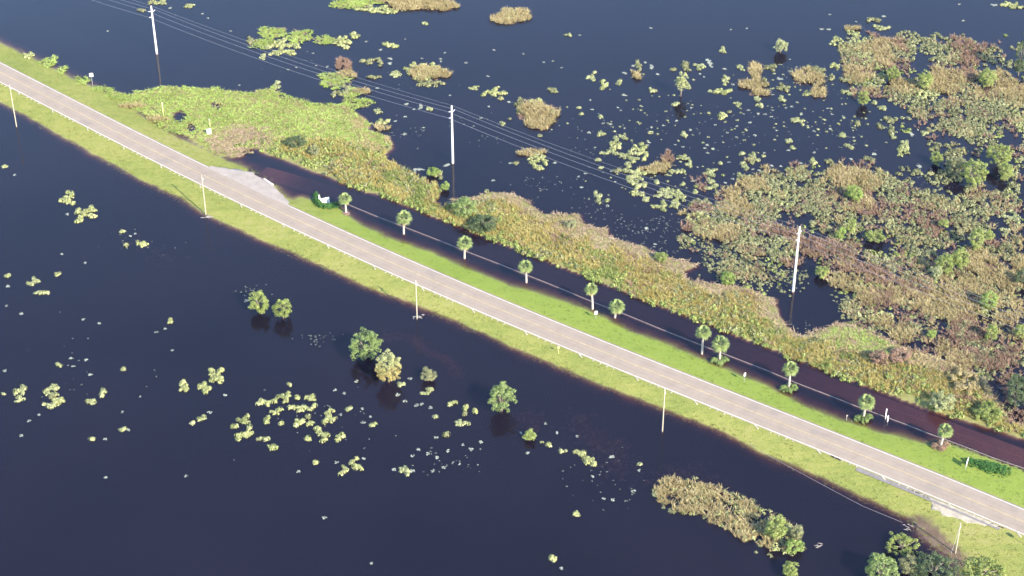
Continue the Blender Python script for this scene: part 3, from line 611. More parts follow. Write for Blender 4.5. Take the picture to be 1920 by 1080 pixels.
# floating islands: each one a mass of several patches
ISLANDS = [
 ('A2', "700,35,330,70,m 900,70,300,70,y 1150,40,380,80,t 1350,50,330,70,t 1000,85,170,40,y 1200,15,600,50,t 800,15,400,50,m", 'long low reed island cut by the top edge of the picture'),
 ('A2', "120,250,210,100,m 330,280,200,110,m 200,355,300,110,y 50,425,90,50,g 60,330,200,80,m 140,410,130,40,y -20,300,120,70,o", 'lumpy yellow-green floating grass island nearest the left concrete pole'),
 ('A2', "520,305,170,80,m 650,315,170,120,y 750,270,110,70,y", 'tapering bright grass island pointing away from the lumpy one'),
 ('A2', "660,490,150,110,b 840,460,150,60,o 925,470,70,110,o 590,605,270,120,m 640,690,160,110,o 720,700,160,90,m 790,690,170,40,t 760,775,230,90,m 690,560,170,60,t", 'ragged yellow floating mat with a brown dead patch on top'),
 ('A2', "1250,540,290,170,y 1280,550,260,120,t 1300,630,260,70,o 1430,560,100,60,t", 'compact golden-green island right of the ragged floating mat'),
 ('A2', "1920,125,300,120,t 1900,110,200,90,y", 'small round straw-coloured island near the top edge'),
 ('A3', "170,780,160,90,y 200,860,330,180,t 60,800,110,140,o 310,840,90,70,o 210,950,180,60,t 220,1020,90,30,o", 'round dry reed island between the wires and open water'),
 ('A3', "1820,520,130,100,t 1830,600,90,150,t 1790,640,240,70,t 1850,700,170,60,t 1900,625,60,110,o", 'straggly straw reed island left of the top-right marsh'),
 ('A4', "330,505,140,60,o 300,580,260,110,t 390,540,110,80,o 380,690,150,90,t 290,700,110,50,g 500,500,110,70,y 575,510,70,60,o", 'low tan and olive island just left of the upper right marsh'),
 ('B3', "190,120,190,130,y 160,70,220,60,t 40,140,80,50,o 200,180,100,60,y", 'domed yellow-green island right beneath the power wires'),
]
# the great marsh on the right, patch by patch
MARSH = {
'A4': "630,220,120,30,t 640,290,90,120,y 530,330,110,90,y 700,370,170,130,y 850,360,220,110,t 980,340,140,110,b 1100,320,220,130,o 1330,370,220,150,o 1480,350,200,120,b 1690,420,130,130,o 750,460,160,120,y 600,400,130,100,o 880,450,160,90,t 670,560,180,140,t 830,590,110,80,o 1340,590,280,120,t 1490,550,120,100,b 1760,590,110,130,t 1010,650,180,110,t 960,710,160,80,o 1170,690,200,110,y 1310,660,200,100,t 1480,680,150,130,o 1850,700,220,160,t 1740,740,150,120,o 1120,810,180,120,o 1160,870,90,80,o 1330,830,160,140,o 1480,850,260,200,o 1600,830,200,160,o 1420,960,200,140,o 1550,970,200,200,o 1700,820,160,120,o 1830,800,180,120,o 1780,900,200,120,o 1880,930,80,180,y 1290,450,160,90,o 1500,450,160,90,b",
'B3': "1650,370,110,90,t 1800,310,180,110,t 1870,290,100,100,o 1420,440,180,50,o 1430,490,170,60,b 1560,480,150,80,o 1700,500,250,120,t 1830,420,180,150,o 1850,560,200,200,o 1440,600,210,150,y 1600,600,200,150,o 1620,670,200,110,t 1780,740,200,150,o 1320,630,100,60,b 1860,1050,80,50,o 1740,620,200,120,o 1500,690,160,60,t 1680,760,180,90,o",
'B4': "1250,30,100,80,o 1420,60,160,100,o 1410,160,180,150,o 1790,190,110,140,o 1270,260,160,130,o 1380,240,110,130,o 1500,330,80,60,o 110,250,110,60,o 240,230,120,110,o 100,330,220,150,o 80,430,220,140,y 200,480,150,120,o 300,400,260,200,o 400,480,200,200,o 560,250,260,150,t 700,290,250,150,t 700,450,220,110,t 760,500,180,100,b 900,330,220,240,o 960,400,150,120,o 1100,390,180,140,o 1230,400,150,100,o 1350,450,240,180,o 1450,520,220,180,o 1550,600,280,160,o 1500,420,120,80,o 1140,540,120,100,o 940,610,130,110,g 620,610,100,120,y 500,720,90,60,y 630,740,80,100,o 400,620,130,90,o 1110,700,260,200,o 1200,620,150,120,b 1060,760,130,90,o 1300,720,150,120,o 1440,690,120,80,o 1600,880,220,160,t 1660,960,260,180,t 1800,1020,200,130,t 1780,800,150,110,o 1690,750,130,60,b 1500,1040,160,80,t 350,770,280,150,b 550,790,250,120,b 130,770,200,150,o 60,830,150,120,o 180,890,160,70,b 560,1030,260,110,t 650,920,260,130,b 850,1000,200,130,b 760,870,160,70,o 870,890,180,80,o 930,860,60,120,o 30,640,160,90,b 20,540,160,110,o 160,690,160,70,b 1050,1060,160,50,b 1400,1000,120,120,y 1880,900,100,120,t",
'C4': "620,150,130,130,o 750,60,200,100,t 850,80,180,120,b 1050,80,260,130,t 1250,150,280,160,t 1400,170,200,160,t 780,200,200,110,y 870,260,160,100,t 1000,350,160,120,t 1640,180,130,100,y 1480,330,250,200,b 1480,330,220,180,o 1550,480,300,220,b 1550,480,250,180,o 1780,480,200,180,b 1850,100,120,150,t 1800,230,180,80,t 1330,480,150,120,t 1450,560,180,150,t 1120,20,250,80,b 1350,30,250,90,t 1560,30,160,90,t 1500,130,200,120,t 1720,100,200,120,t 1700,560,200,120,b",
}
# sparse small-leaved stretches of open water: photo centre, size, how many
SPECKLE = [(1290,230,420,150,95,'g'),(1240,330,260,90,50,'g'),(1560,230,240,110,60,'g'),(1500,150,160,60,40,'g'),(1370,490,90,60,150,'o'),(1395,505,110,70,170,'o'),(1330,470,70,60,90,'o'),(1470,520,80,60,110,'o'),(1720,620,60,50,80,'o'),(1710,600,50,40,60,'b'),(1590,560,70,50,60,'o'),(1515,620,60,50,25,'w'),
 (1200,430,120,70,70,'w'),(1120,390,120,50,40,'w'),(1020,345,120,50,40,'w'),(1240,470,80,40,40,'w'),(1250,420,60,40,35,'w'),(1120,250,260,120,60,'w'),(1350,240,260,140,70,'w'),(1500,150,160,60,55,'w'),(760,250,120,60,30,'w'),(900,240,160,80,30,'w'),(560,110,160,60,16,'w'),
 (600,635,70,25,30,'w'),(470,545,60,30,22,'w'),(840,870,130,60,30,'w'),(250,460,200,80,22,'w'),(600,780,260,120,30,'w'),(150,700,260,140,22,'w'),(1100,880,220,110,24,'w'),(1180,920,160,60,14,'w'),(780,150,120,60,16,'w'),(1560,250,200,60,40,'w'),(1750,330,90,60,24,'w'),(1890,330,50,90,16,'w'),(1700,535,50,20,12,'w')]

def clump_quads(px, py, w, h, k, rg, dens=1.0):
    P = ell_points(px, py, w, h, k, rg, dens)
    if len(P) < 250: P = knit(P, KINDS[k][1] * (1.0 if k not in 'wtb' else .55) * (1.0 if len(P) > 8 else .65))
    return fill_points(k, P, rg, z=0.03)
# landmarks for telling the clumps apart
MARKS = [('the tall willow pair', 705, 668), ('the lone willow', 940, 745), ('the twin round shrubs', 508, 572), ('the far-left road pole', 31, 237), ('the second road pole', 386, 402), ('the long reed strip', 1350, 965),
 ('the pole below the road', 1242, 805), ('the left concrete pole', 294, 98), ('the middle concrete pole', 849, 300), ('the right concrete pole', 1487, 545), ('the small trunked tree', 1275, 160), ('the round dry island', 1005, 215),
 ('the lone round bush', 1463, 86), ('the large willow right', 1828, 325), ('the top-edge reed island', 740, 10), ('the lower-left corner', 0, 1080), ('the left picture edge', 0, 620), ('the upper-right corner', 1920, 0)]
ORD = ['nearest', 'second nearest', 'third nearest', 'fourth nearest', 'fifth nearest', 'sixth nearest', 'seventh nearest', 'eighth nearest', 'ninth nearest', 'tenth nearest', 'eleventh nearest', 'twelfth nearest', 'thirteenth nearest', 'fourteenth nearest', 'fifteenth nearest', 'sixteenth nearest', 'seventeenth nearest', 'eighteenth nearest', 'nineteenth nearest', 'twentieth nearest']
ADJ = {'g': 'pale green', 'y': 'yellow-green', 'o': 'grey-olive', 't': 'straw', 'b': 'brown', 'w': 'whitish', 'm': 'grassy'}
items = []; specks = []
for t, s in CLUMPS.items():
    for x, y, w, h, k in rows(s):
        px, py, pw, ph = tile_px(t, x, y, w, h)
        if k == 'w' and w * h < 1300: specks.append((px, py, pw, ph)); continue
        items.append(dict(px=px, py=py, w=pw, h=ph, k=k))
for it in items:
    d = [math.hypot(it['px'] - a, (it['py'] - b) * 1.3) for _, a, b in MARKS]; j = int(np.argmin(d))
    dx, dy = it['px'] - MARKS[j][1], it['py'] - MARKS[j][2]
    it['d'] = d[j]; it['mark'] = MARKS[j][0]
    it['side'] = ('to its right' if dx > 0 else 'to its left') if abs(dx) > abs(dy) else ('below it' if dy > 0 else 'above it')
    it['size'] = 'small' if it['w'] < 18 else ('mid-sized' if it['w'] < 30 else 'broad')
groups = {}
for it in items: groups.setdefault((it['mark'], it['side'], it['size'], it['k']), []).append(it)
for g_ in groups.values():
    g_.sort(key=lambda q: q['d'])
    for i, it in enumerate(g_): it['ord'] = ORD[min(i, 19)]
for i, it in enumerate(items):
    rg = np.random.default_rng(1000 + i)
    nm = 'pale_leaf_patch' if it['k'] == 'w' else 'floating_plant_clump'
    o = veg_object(nm, [(it['k'], clump_quads(it['px'], it['py'], it['w'] * 1.4, it['h'] * 1.36, it['k'], rg))])
    noun = 'floating leaf patch' if it['k'] == 'w' else 'floating plant clump'
    tag(o, f"{it['size']} {ADJ[it['k']]} {noun}, {it['ord']} {it['mark']}, {it['side']}", 'leaf patch' if it['k'] == 'w' else 'plant clump', 'whitish leaf patches afloat' if it['k'] == 'w' else 'plant clumps afloat on the flood')
# uncountable small leaves
rg = np.random.default_rng(55); lists = []
for px, py, w, h in specks: lists.append(('w', clump_quads(px, py, w, h, 'w', rg)))
for cx, cy, w, h, n_, k in SPECKLE:
    c = G(cx, cy); a = (G(cx + w / 2, cy) - G(cx - w / 2, cy))[0] / 2; b = (G(cx, cy - h / 2) - G(cx, cy + h / 2))[1] / 2
    P = c + rg.normal(0, .5, (n_, 2)) * [a, b]; r = rg.uniform(.10, .27, n_) if k == 'w' else rg.uniform(.22, .55, n_)
    lists.append((k, inst(PAD if k == 'w' else ROS, np.column_stack([P, np.full(n_, .03)]), np.stack([r, r, r * .6], 1), rg)))
o = veg_object('floating_leaf_specks', lists); tag(o, 'countless tiny pale leaves scattered over the open water', 'floating leaves', None, 'stuff')
# islands
for i, (t, s, lab) in enumerate(ISLANDS):
    rg = np.random.default_rng(300 + i); lists = []
    for x, y, w, h, k in rows(s):
        px, py, pw, ph = tile_px(t, x, y, w, h)
        lists.append((k, clump_quads(px, py, pw, ph, k, rg, 1.25)))
        if k in 'tm': lists.append(('b' if k == 't' else 't', fill_points('s', ell_points(px, py, pw * .92, ph * .92, 's', rg, 1.6), rg, z=0.02, zs=.5)))
    tag(veg_object('floating_island', lists), lab, 'floating island', 'vegetation islands in the flood')
# marsh masses, one per sort of growth
acc = {k: [] for k in 'gyotbv'}; rg = np.random.default_rng(400)
for t, s in MARSH.items():
    for x, y, w, h, k in rows(s):
        px, py, pw, ph = tile_px(t, x, y, w, h)
        P = ell_points(px, py, pw * 1.12, ph * 1.12, k, rg, 0.95, False)
        P = P[fbm(P, 4.0, 77) + rg.normal(0, .04, len(P)) > .32]
        acc[k].append(fill_points(k, P, rg, z=0.03))
        if k in 'tb': acc['b'].append(fill_points('s', ell_points(px, py, pw, ph, 's', rg, 1.4), rg, z=.02, zs=.5))
BASE = [GP([(1290,385),(1330,345),(1420,325),(1520,300),(1640,300),(1700,330),(1722,372),(1790,372),(1850,355),(1930,335),(1930,800),(1885,785),(1850,722),(1700,652),(1600,604),(1585,560),(1550,500),(1500,490),(1440,548),(1300,500),(1270,450)]), GP([(1565,72),(1600,60),(1700,75),(1930,80),(1930,340),(1850,290),(1770,270),(1690,215),(1600,165)])]
for bi, poly in enumerate(BASE):
    for k, dn, gp, sd in (('o', .85, .55, 91), ('t', .38, .59, 95), ('b', .45, .54, 99), ('v', .22, .60, 103)):
        acc[k].append(fill_points(k, poly_points(poly, k, rg, dn, gp, 5.5, sd + bi * 40, 22.0), rg, z=.03, zs=.8))
for k, nm, lab in (('o', 'marsh_shrub_mass', 'grey-olive low shrubs massed over the right-hand marsh'), ('t', 'marsh_reeds', 'straw-coloured reeds spread through the right-hand marsh'), ('b', 'dead_reeds', 'brown dead reeds between the right-hand marsh shrubs'), ('y', 'marsh_greenery', 'yellow-green leafy growth in the right-hand marsh'), ('g', 'marsh_leaves', 'pale green leaves amid the right-hand marsh'), ('v', 'fresh_marsh_growth', 'fresh green low growth dotted through the right-hand marsh')):
    if acc[k]: tag(veg_object(nm, [(k, np.concatenate(acc[k]))]), lab, 'marsh plants', None, 'stuff')
# reed bank between the drowned side road and the open marsh
rg = np.random.default_rng(410)
def band(poly, f0, f1):  # keep points whose share of the way from the road-side edge to the water-side edge lies in f0..f1
    sS, sN = GP(STRIP_S), GP(STRIP_N[:34])
    def keep(P):
        a = seg_dist(P, sS[:-1], sS[1:]); b = seg_dist(P, sN[:-1], sN[1:]); q = a / (a + b + 1e-6) + (fbm(P, 7, 21) - .5) * .5
        return P[(q >= f0) & (q < f1)]
    return keep
P = poly_points(STRIP, 'q', rg, 1.0)
SEDGE = [GP([(1540,632),(1575,614),(1620,622),(1665,640),(1690,655),(1660,668),(1610,664),(1560,652)]), GP([(1650,650),(1700,652),(1770,676),(1810,697),(1790,706),(1730,690),(1670,672)])]
def clear_of(P):
    for q_ in SEDGE: P = P[sdf(P, q_) < 0]
    return P
PB = clear_of(band(0, .08, .76)(P)); sel = fbm(PB, 8, 141) + rg.normal(0, .07, len(PB)); sel2 = fbm(PB, 6, 151) + rg.normal(0, .07, len(PB))
kq = [('v', PB[sel > .66]), ('b', PB[(sel <= .66) & (sel2 > .70)]), ('q', PB[(sel <= .66) & (sel2 <= .70)])]
tag(veg_object('reed_bank', [(a_, fill_points('q', b_, rg, z=.08)) for a_, b_ in kq] + [ ('n', fill_points('n', band(0, .68, 1.6)(poly_points(STRIP, 'n', rg, 1.0)), rg, z=.08)), ('t', fill_points('t', band(0, .45, .85)(poly_points(STRIP, 't', rg, .35)), rg, z=.08, zs=.7))]), 'long golden reed bed between drowned side road and open marsh', 'reeds', None, 'stuff')
P = band(0, -.5, .26)(poly_points(STRIP, 'y', rg, .8, .42, 5)); P2 = band(0, .05, .75)(poly_points(STRIP, 'o', rg, .45, .58, 7, 31)); P3 = band(0, .05, .7)(poly_points(STRIP, 'y', rg, .5, .58, 9, 61))
P, P2, P3 = clear_of(P), clear_of(P2), clear_of(P3)
tag(veg_object('bank_shrubs', [('v', fill_points('y', P, rg, z=.1, zs=1.2)), ('o', fill_points('o', P2, rg, z=.2, zs=1.2)), ('v', fill_points('y', P3, rg, z=.2, zs=1.3))]), 'leafy yellow-green scrub fringing the reed bank beside drowned road', 'scrub', None, 'stuff')
P = poly_points(MAT, 'm', rg, 1.1, ragged=4.5)
for p in PONDS: P = P[sdf(P, p) < .2]
brown = G(452, 268); keep = np.hypot((P[:, 0] - brown[0]) / 9, (P[:, 1] - brown[1]) / 9) + rg.normal(0, .15, len(P)) > 1
P_s = poly_points(MAT, 's', rg, .6, .5, 8)
Pm = P[keep]; tan_ = fbm(Pm, 7, 171) + rg.normal(0, .06, len(Pm)) + np.clip((Pm[:, 0] + 62) / 60, -.25, .2) - np.clip((Pm[:, 1] - 438) / 120, -.2, .2) > .62
rightm = GP([(1540,632),(1575,614),(1620,622),(1665,640),(1690,655),(1660,668),(1610,664),(1560,652)])
P_r = poly_points(rightm, 'm', rg, 1.2)
tag(veg_object('marsh_grass_mat', [('m', fill_points('m', Pm[~tan_], rg, z=.1)), ('t', fill_points('m', Pm[tan_], rg, z=.1)), ('n', fill_points('n', P[~keep], rg, z=.08)), ('t', fill_points('s', P_s, rg, z=.12, zs=1.2)), ]), 'bright green marsh grass mat beside the left road verge', 'marsh grass', None, 'stuff')
tag(veg_object('sedge_patch', [('m', fill_points('m', P_r, rg, z=.1)), ('t', fill_points('m', poly_points(GP([(1650,650),(1700,652),(1770,676),(1810,697),(1790,706),(1730,690),(1670,672)]), 'm', rg, 1.2), rg, z=.1))]), 'smooth green sedge patch below the right concrete pole', 'sedge', None, 'stuff')
rg = np.random.default_rng(415)
cand = rg.uniform([-165, 275], [112, 520], (160000, 2)); cd = sdf(cand, LAND); cr = seg_dist(cand, CL[:-1:3], CL[3::3])
okc = (cd > -1.6) & (cr > 4.45) & (rg.random(len(cand)) < np.where(cd < .8, .9, .28)); cand, cd, cr = cand[okc], cd[okc], cr[okc]
for b_ in BARE:
    k_ = sdf(cand, b_) < .1; cand, cd, cr = cand[k_], cd[k_], cr[k_]
zz_ = np.where(cd > 0, (ROADZ - .03) * cd / (cd + np.clip(cr - 4.6, 0, None) + 1e-6), -.15 * np.clip(-cd, 0, 1.0))
nr_ = (cand[:, 1] < np.interp(cand[:, 0], CL[:, 0], CL[:, 1])) | (cand[:, 0] + rg.normal(0, 12, len(cand)) < -55)
tag(veg_object('verge_grass', [('r', fill_points('r', cand[nr_], rg, z=zz_[nr_] - .02)), ('u', fill_points('u', cand[~nr_], rg, z=zz_[~nr_] - .02))]), 'mown grass tufts covering both road verges down to the waterline', 'grass', None, 'stuff')
# rank grass hanging over the far verge at the left
rg = np.random.default_rng(420); lists = []
for x, y, w, h, k in rows("220,415,110,55,y 360,468,160,80,m 470,525,90,60,m 620,605,130,60,m 760,670,160,50,m 880,730,220,50,m 1000,800,200,40,t 1180,900,200,40,t"):
    px, py, pw, ph = tile_px('A1', x, y, w, h); lists.append((k, fill_points(k, ell_points(px, py, pw, ph, k, rg, 1.5), rg, z=.05)))
tag(veg_object('rank_verge_grass', lists), 'rank grass tufts overhanging the far road verge at left', 'grass', None, 'stuff')
# long reed strip in the near water
rg = np.random.default_rng(430)
ISL = GP([(1226,925),(1240,898),(1270,893),(1310,905),(1350,920),(1400,940),(1440,960),(1470,975),(1495,995),(1500,1020),(1475,1036),(1440,1036),(1400,1016),(1350,984),(1310,968),(1270,962),(1240,945)])
P = poly_points(ISL, 't', rg, 1.0, .38, 2.5, 5, 4.0); P2 = poly_points(ISL, 'o', rg, .5, .42, 4); P3 = poly_points(GP([(1215,925),(1235,885),(1300,892),(1410,935),(1500,985),(1520,1020),(1470,1055),(1400,1035),(1330,990),(1250,965)]), 'w', rg, .22, .45, 3)
tag(veg_object('reed_strip_island', [('t', fill_points('t', P, rg, z=.02, zs=.9)), ('y', fill_points('y', P2, rg, z=.05, zs=.9)), ('o', fill_points('o', P3, rg, z=.03, zs=.5))]), 'long straw reed strip in the water below the road', 'reed island', 'vegetation islands in the flood')
# drowned stems showing just under the surface
rg = np.random.default_rng(440); Q = []
for pts, n_, sp in (([(770,630),(800,655),(830,668),(848,680),(858,705)], 500, .8), ([(985,770),(1000,790),(990,815)], 160, 1.8), ([(1080,780),(1110,810),(1130,830)], 220, 2.0), ([(1120,820),(1160,860),(1165,890)], 260, 2.2), ([(240,440),(290,470),(330,495)], 120, 2.0), ([(1230,900),(1290,885),(1330,905)], 250, 2.0), ([(730,625),(745,635)], 90, 1.2), ([(1705,975),(1740,1010),(1760,1030)], 300, 1.5)):
    W = resample(GP(pts), .5); P = W[rg.integers(0, len(W), n_)] + rg.normal(0, sp, (n_, 2)); r = rg.uniform(.5, 1.1, n_)
    Q.append(inst(TUF, np.column_stack([P, rg.uniform(-.8, -.42, n_)]), np.stack([r, r, np.full(n_, .22)], 1), rg))
tag(veg_object('drowned_stems', [('s', np.concatenate(Q))]), 'brownish drowned plant stems just beneath the water surface', 'drowned plants', None, 'stuff')

# ------------------------------------------------------------------ trees and bushes
def crown_size(cx, cy, w, h, clear, depth=0.95):
    """crown half-axes and centre of a crown seen as a w x h pixel blob"""
    zc = 2.0
    for _ in range(6):
        s = mpp(cx, cy, zc); a = w * s / 2; b = a * depth; hh = h * s / 2
        c = math.sqrt(max((hh * hh - (b * SD) ** 2), (0.35 * hh) ** 2)) / CD; zc = c * 0.92 + clear
    return G(cx, cy, zc), a, b, c, zc
def crown_quads(a, b, c, zc, rg, lobe, dens=1.0, dome=False):
    """lobed crown round (0,0,zc): lobes through the volume, each a shell of leaf faces"""
    n_ = max(5, int(3.4 * dens * (a * b * c) ** (2 / 3) / lobe ** 2))
    P = []
    while len(P) < n_:
        v = rg.normal(0, 1, 3); v /= np.linalg.norm(v); 
        if v[2] < -0.9: continue
        r = rg.uniform(.45, .93) ** .6
        k = 1 + .13 * math.sin(3 * math.atan2(v[1], v[0]) + a * 7) + .10 * math.sin(5 * v[2] * 2 + b * 5)
        P.append(v * r * k)
    P = np.array(P) * [max(a - lobe * .4, a * .55), max(b - lobe * .4, b * .55), max(c - lobe * .4, c * .55)] + [0, 0, zc]
    P[:, 2] = np.maximum(P[:, 2], lobe * .35)
    S = rg.uniform(.7, 1.15, (n_, 1)) * np.array([lobe, lobe, lobe * .85])
    return P, inst(SHE, P, S, rg)
def tree(name, px, py, w, h, k, label, cat='tree', group=None, clear=.25, lobe=.8, seed=0, dens=1.0, second=None, base_z=0.0):
    rg = np.random.default_rng(900 + seed); g, a, b, c, zc = crown_size(px, py, w, h, clear)
    root = empty(name, (g[0], g[1], base_z)); zc -= base_z
    P, Q = crown_quads(a, b, c, zc, rg, lobe, dens)
    if second:
        mask = Q[:, 0, 2] + rg.normal(0, c * .25, len(Q)) < zc + c * .1; me = quads_mesh('crown', Q, [L[k], L[second]], mask.astype(int))
    else: me = quads_mesh('crown', Q, [L[k]])
    link(bpy.data.objects.new('crown', me), root)
    mb = MB(); r0 = .05 * a + .06; fork = max(.5, zc - c * .55)
    mb.tube([(0, 0, -1.2), (rg.normal(0, .1), rg.normal(0, .1), fork * .5), (0, 0, fork)], [r0 * 1.25, r0, r0 * .85], 7)
    for q in P[rg.permutation(len(P))[:9]]:
        mid = (q * .5 + np.array([0, 0, fork]) * .5) + rg.normal(0, .12, 3)
        mb.tube([(0, 0, fork - .15), tuple(mid), tuple(q)], [r0 * .6, r0 * .4, r0 * .15], 5)
    mb.build('trunk', M_BARK, root, True)
    return tag(root, label, cat, group)
TR = 'willows standing in the flood'
tree('willow_tree', 684, 647, 63, 62, 'k', 'larger rounded green willow, left of the leaning willow pair', 'tree', TR, seed=1, lobe=.58)
tree('willow_tree', 728, 688, 51, 64, 'y', 'yellowing willow with tan lower crown, right of its greener pair', 'tree', TR, seed=2, lobe=.52, second='q')
tree('willow_tree', 941, 745, 53, 60, 'k', 'lone pale green willow in water left of road pole', 'tree', TR, seed=3, lobe=.55)
tree('water_shrub', 487, 567, 40, 44, 'v', 'round yellow-green shrub, left one of the twin pair', 'shrub', 'twin shrubs in the near water', seed=4, lobe=.55)
tree('water_shrub', 530, 578, 38, 41, 'v', 'round yellow-green shrub, right one of the twin pair', 'shrub', 'twin shrubs in the near water', seed=5, lobe=.5)
tree('small_tree', 1278, 152, 25, 36, 'y', 'small tree with pale bare trunk in the upper water', 'tree', seed=6, lobe=.5, clear=2.0)
BUSH = [  # px, py, w, h, leaf, label
 (1464,86,28,27,'g','lone round green bush in open water near the top'),
 (802,703,34,28,'o','thin olive bush right of the leaning willow pair'),
 (1675,137,28,28,'v','round yellow-green bush in middle of the top-right marsh'),
 (1735,150,28,36,'v','tall yellow-green bush in the top-right marsh, between two others'),
 (1853,146,38,36,'v','broad yellow-green bush at right of the top-right marsh'),
 (1619,184,23,28,'v','small green bush alone below the top-right marsh'),
 (1757,297,26,28,'v','pale green bush left of the two marsh willows'),
 (1602,362,38,32,'e','bright green bush amid the golden marsh reeds'),
 (1577,437,22,26,'e','bright lime bush, left of a close pair above right pole'),
 (1596,425,20,34,'v','tall lime bush, right of a close pair above right pole'),
 (1642,443,38,28,'v','flat yellow-green bush right of the close lime pair'),
 (1832,447,30,46,'v','tall lime bush at the right side of the marsh'),
 (1854,441,20,20,'v','small lime bush touching the tall one on the right'),
 (1772,495,38,42,'v','lime bush on the left of a row above brown reeds'),
 (1800,485,34,44,'v','lime bush in the middle of a row above brown reeds'),
 (1757,510,26,28,'g','low pale bush at the lower end of the lime row'),
 (1770,420,22,22,'v','small pale bush in the grey-olive marsh scrub'),
 (1365,522,33,28,'e','round bright green bush at the reed bank edge'),
 (1541,510,28,24,'v','small green bush right of the right concrete pole'),
 (1746,627,18,18,'e','tiny bright green bush in the dark marsh gap'),
 (1855,562,36,36,'e','bright green bush at far right among tan reeds'),
 (1860,622,24,38,'v','yellow-green bush below the far right bright one'),
 (1912,622,22,30,'v','yellow-green bush cut by the right picture edge'),
 (812,322,28,20,'e','round lime bush on the reed bank near middle pole'),
 (835,349,18,17,'e','small lime bush close to the middle pole reflection'),
 (872,388,48,44,'k','green shrub at left of the middle bank gap'),
 (908,418,58,40,'d','dark olive shrub beside the green bank shrub'),
 (555,266,46,28,'d','dark green shrub at the corner of the grass mat'),
 (590,283,22,22,'o','olive shrub beside the dark mat-corner shrub'),
 (1070,420,26,18,'o','olive tuft bush on the tan bank edge'),
 (1240,482,26,20,'v','pale bush where the reed bank meets the marsh'),
 (1648,670,40,34,'b','grey-brown leafless bush on the reed bank'),
 (1688,668,52,34,'b','wider grey-brown leafless bush on the reed bank'),
 (1657,668,18,26,'e','slim lime bush between the leafless bank bushes'),
 (1815,716,78,44,'t','large tan bush near the right end of reed bank'),
 (1766,753,50,40,'g','pale green bush at the road side of the reed bank'),
 (1855,772,56,40,'v','green leafy bush at the far right end of the bank'),
 (1456,990,48,50,'v','yellow-green bush at the right end of the reed strip'),
 (1490,1024,38,30,'e','bright green bush below the end of the reed strip'),
 (1494,1000,28,30,'o','thin grey twiggy bush at the tip of the reed strip'),
 (1482,1068,36,32,'v','yellow-green bush cut by the bottom edge'),
 (993,816,26,22,'v','low green bush at the head of the clump chain'),
]
for i, (x, y, w, h, k, lab) in enumerate(BUSH):
    big = max(w, h)
    tree('marsh_bush', x, y, w, h, k, lab, 'bush', 'bushes in and around the flood', clear=.05, lobe=.36 + big * .004, seed=20 + i, dens=1.15)
BT = 'trees at the marsh edges'
tree('marsh_tree', 1828, 324, 52, 54, 'v', 'large rounded lime willow in right marsh, left of two', 'tree', BT, seed=71, lobe=.55)
tree('marsh_tree', 1876, 291, 50, 46, 'v', 'lime willow in right marsh, upper right of two', 'tree', BT, seed=72, lobe=.55)
tree('marsh_tree', 1793, 311, 40, 40, 'o', 'grey-olive tree just left of the large lime willow', 'tree', BT, seed=73, lobe=.52)
tree('marsh_tree', 1886, 322, 28, 34, 'v', 'small lime tree hanging below the upper right willow', 'tree', BT, seed=74, lobe=.55)
tree('marsh_tree', 1916, 104, 26, 74, 'd', 'dark green tree cut by the right edge at the top', 'tree', BT, seed=75, lobe=.55)
tree('marsh_tree', 1908, 732, 50, 66, 'd', 'shaded dark teal tree cut by the right edge above the bank', 'tree', BT, seed=76, lobe=.55)  # tree stands in shade; the shade is put into its dark leaf colour
tree('marsh_tree', 1918, 520, 34, 30, 'd', 'dark tree cut by the right edge beside tan reeds', 'tree', BT, seed=77, lobe=.5)
tree('shore_tree', 1655, 1068, 74, 60, 'k', 'green tree at bottom right, leftmost of the shore trees', 'tree', BT, seed=78, lobe=.58)
tree('shore_tree', 1752, 1064, 90, 66, 'd', 'dark green tree at the bottom edge below wooden pole', 'tree', BT, seed=79, lobe=.58)
tree('shore_tree', 1692, 1022, 72, 34, 'v', 'low yellow-green shore tree behind the bottom trees', 'tree', BT, seed=80, lobe=.5)
tree('shore_tree', 1704, 1060, 46, 40, 'o', 'olive shore shrub between the green and dark bottom trees', 'tree', BT, seed=81, lobe=.5)
tree('shore_tree', 1848, 1070, 84, 44, 'v', 'yellow-green shrubby tree at the bottom right shore', 'tree', BT, seed=82, lobe=.5)

# ------------------------------------------------------------------ sabal palms along the drowned road
def frond(rg, r, az, el):
    """a fan leaf: stalk and a spread of drooping blades"""
    d = np.array([math.cos(az) * math.cos(el), math.sin(az) * math.cos(el), math.sin(el)])
    side = np.array([-math.sin(az), math.cos(az), 0]); up = np.cross(d, side) * -1
    up = up if up[2] > 0 else -up
    Q = []; p0 = d * .12; p1 = d * r * .5
    Q.append([p0 - side * .04, p0 + side * .04, p1 + side * .025, p1 - side * .025])
    for t in np.linspace(-1.35, 1.35, 11):
        v = d * math.cos(t) + side * math.sin(t) - up * .10 * abs(t); v /= np.linalg.norm(v)
        ln = r * .62 * (1 - .18 * abs(t)) * rg.uniform(.88, 1.1)
        m_ = p1 + v * ln * .55; e = p1 + v * ln + np.array([0, 0, -.34 * ln]) ; sw = np.cross(v, up); sw /= np.linalg.norm(sw) + 1e-9
        Q.append([p1, m_ - sw * .10, e, m_ + sw * .10])
    return np.array(Q)
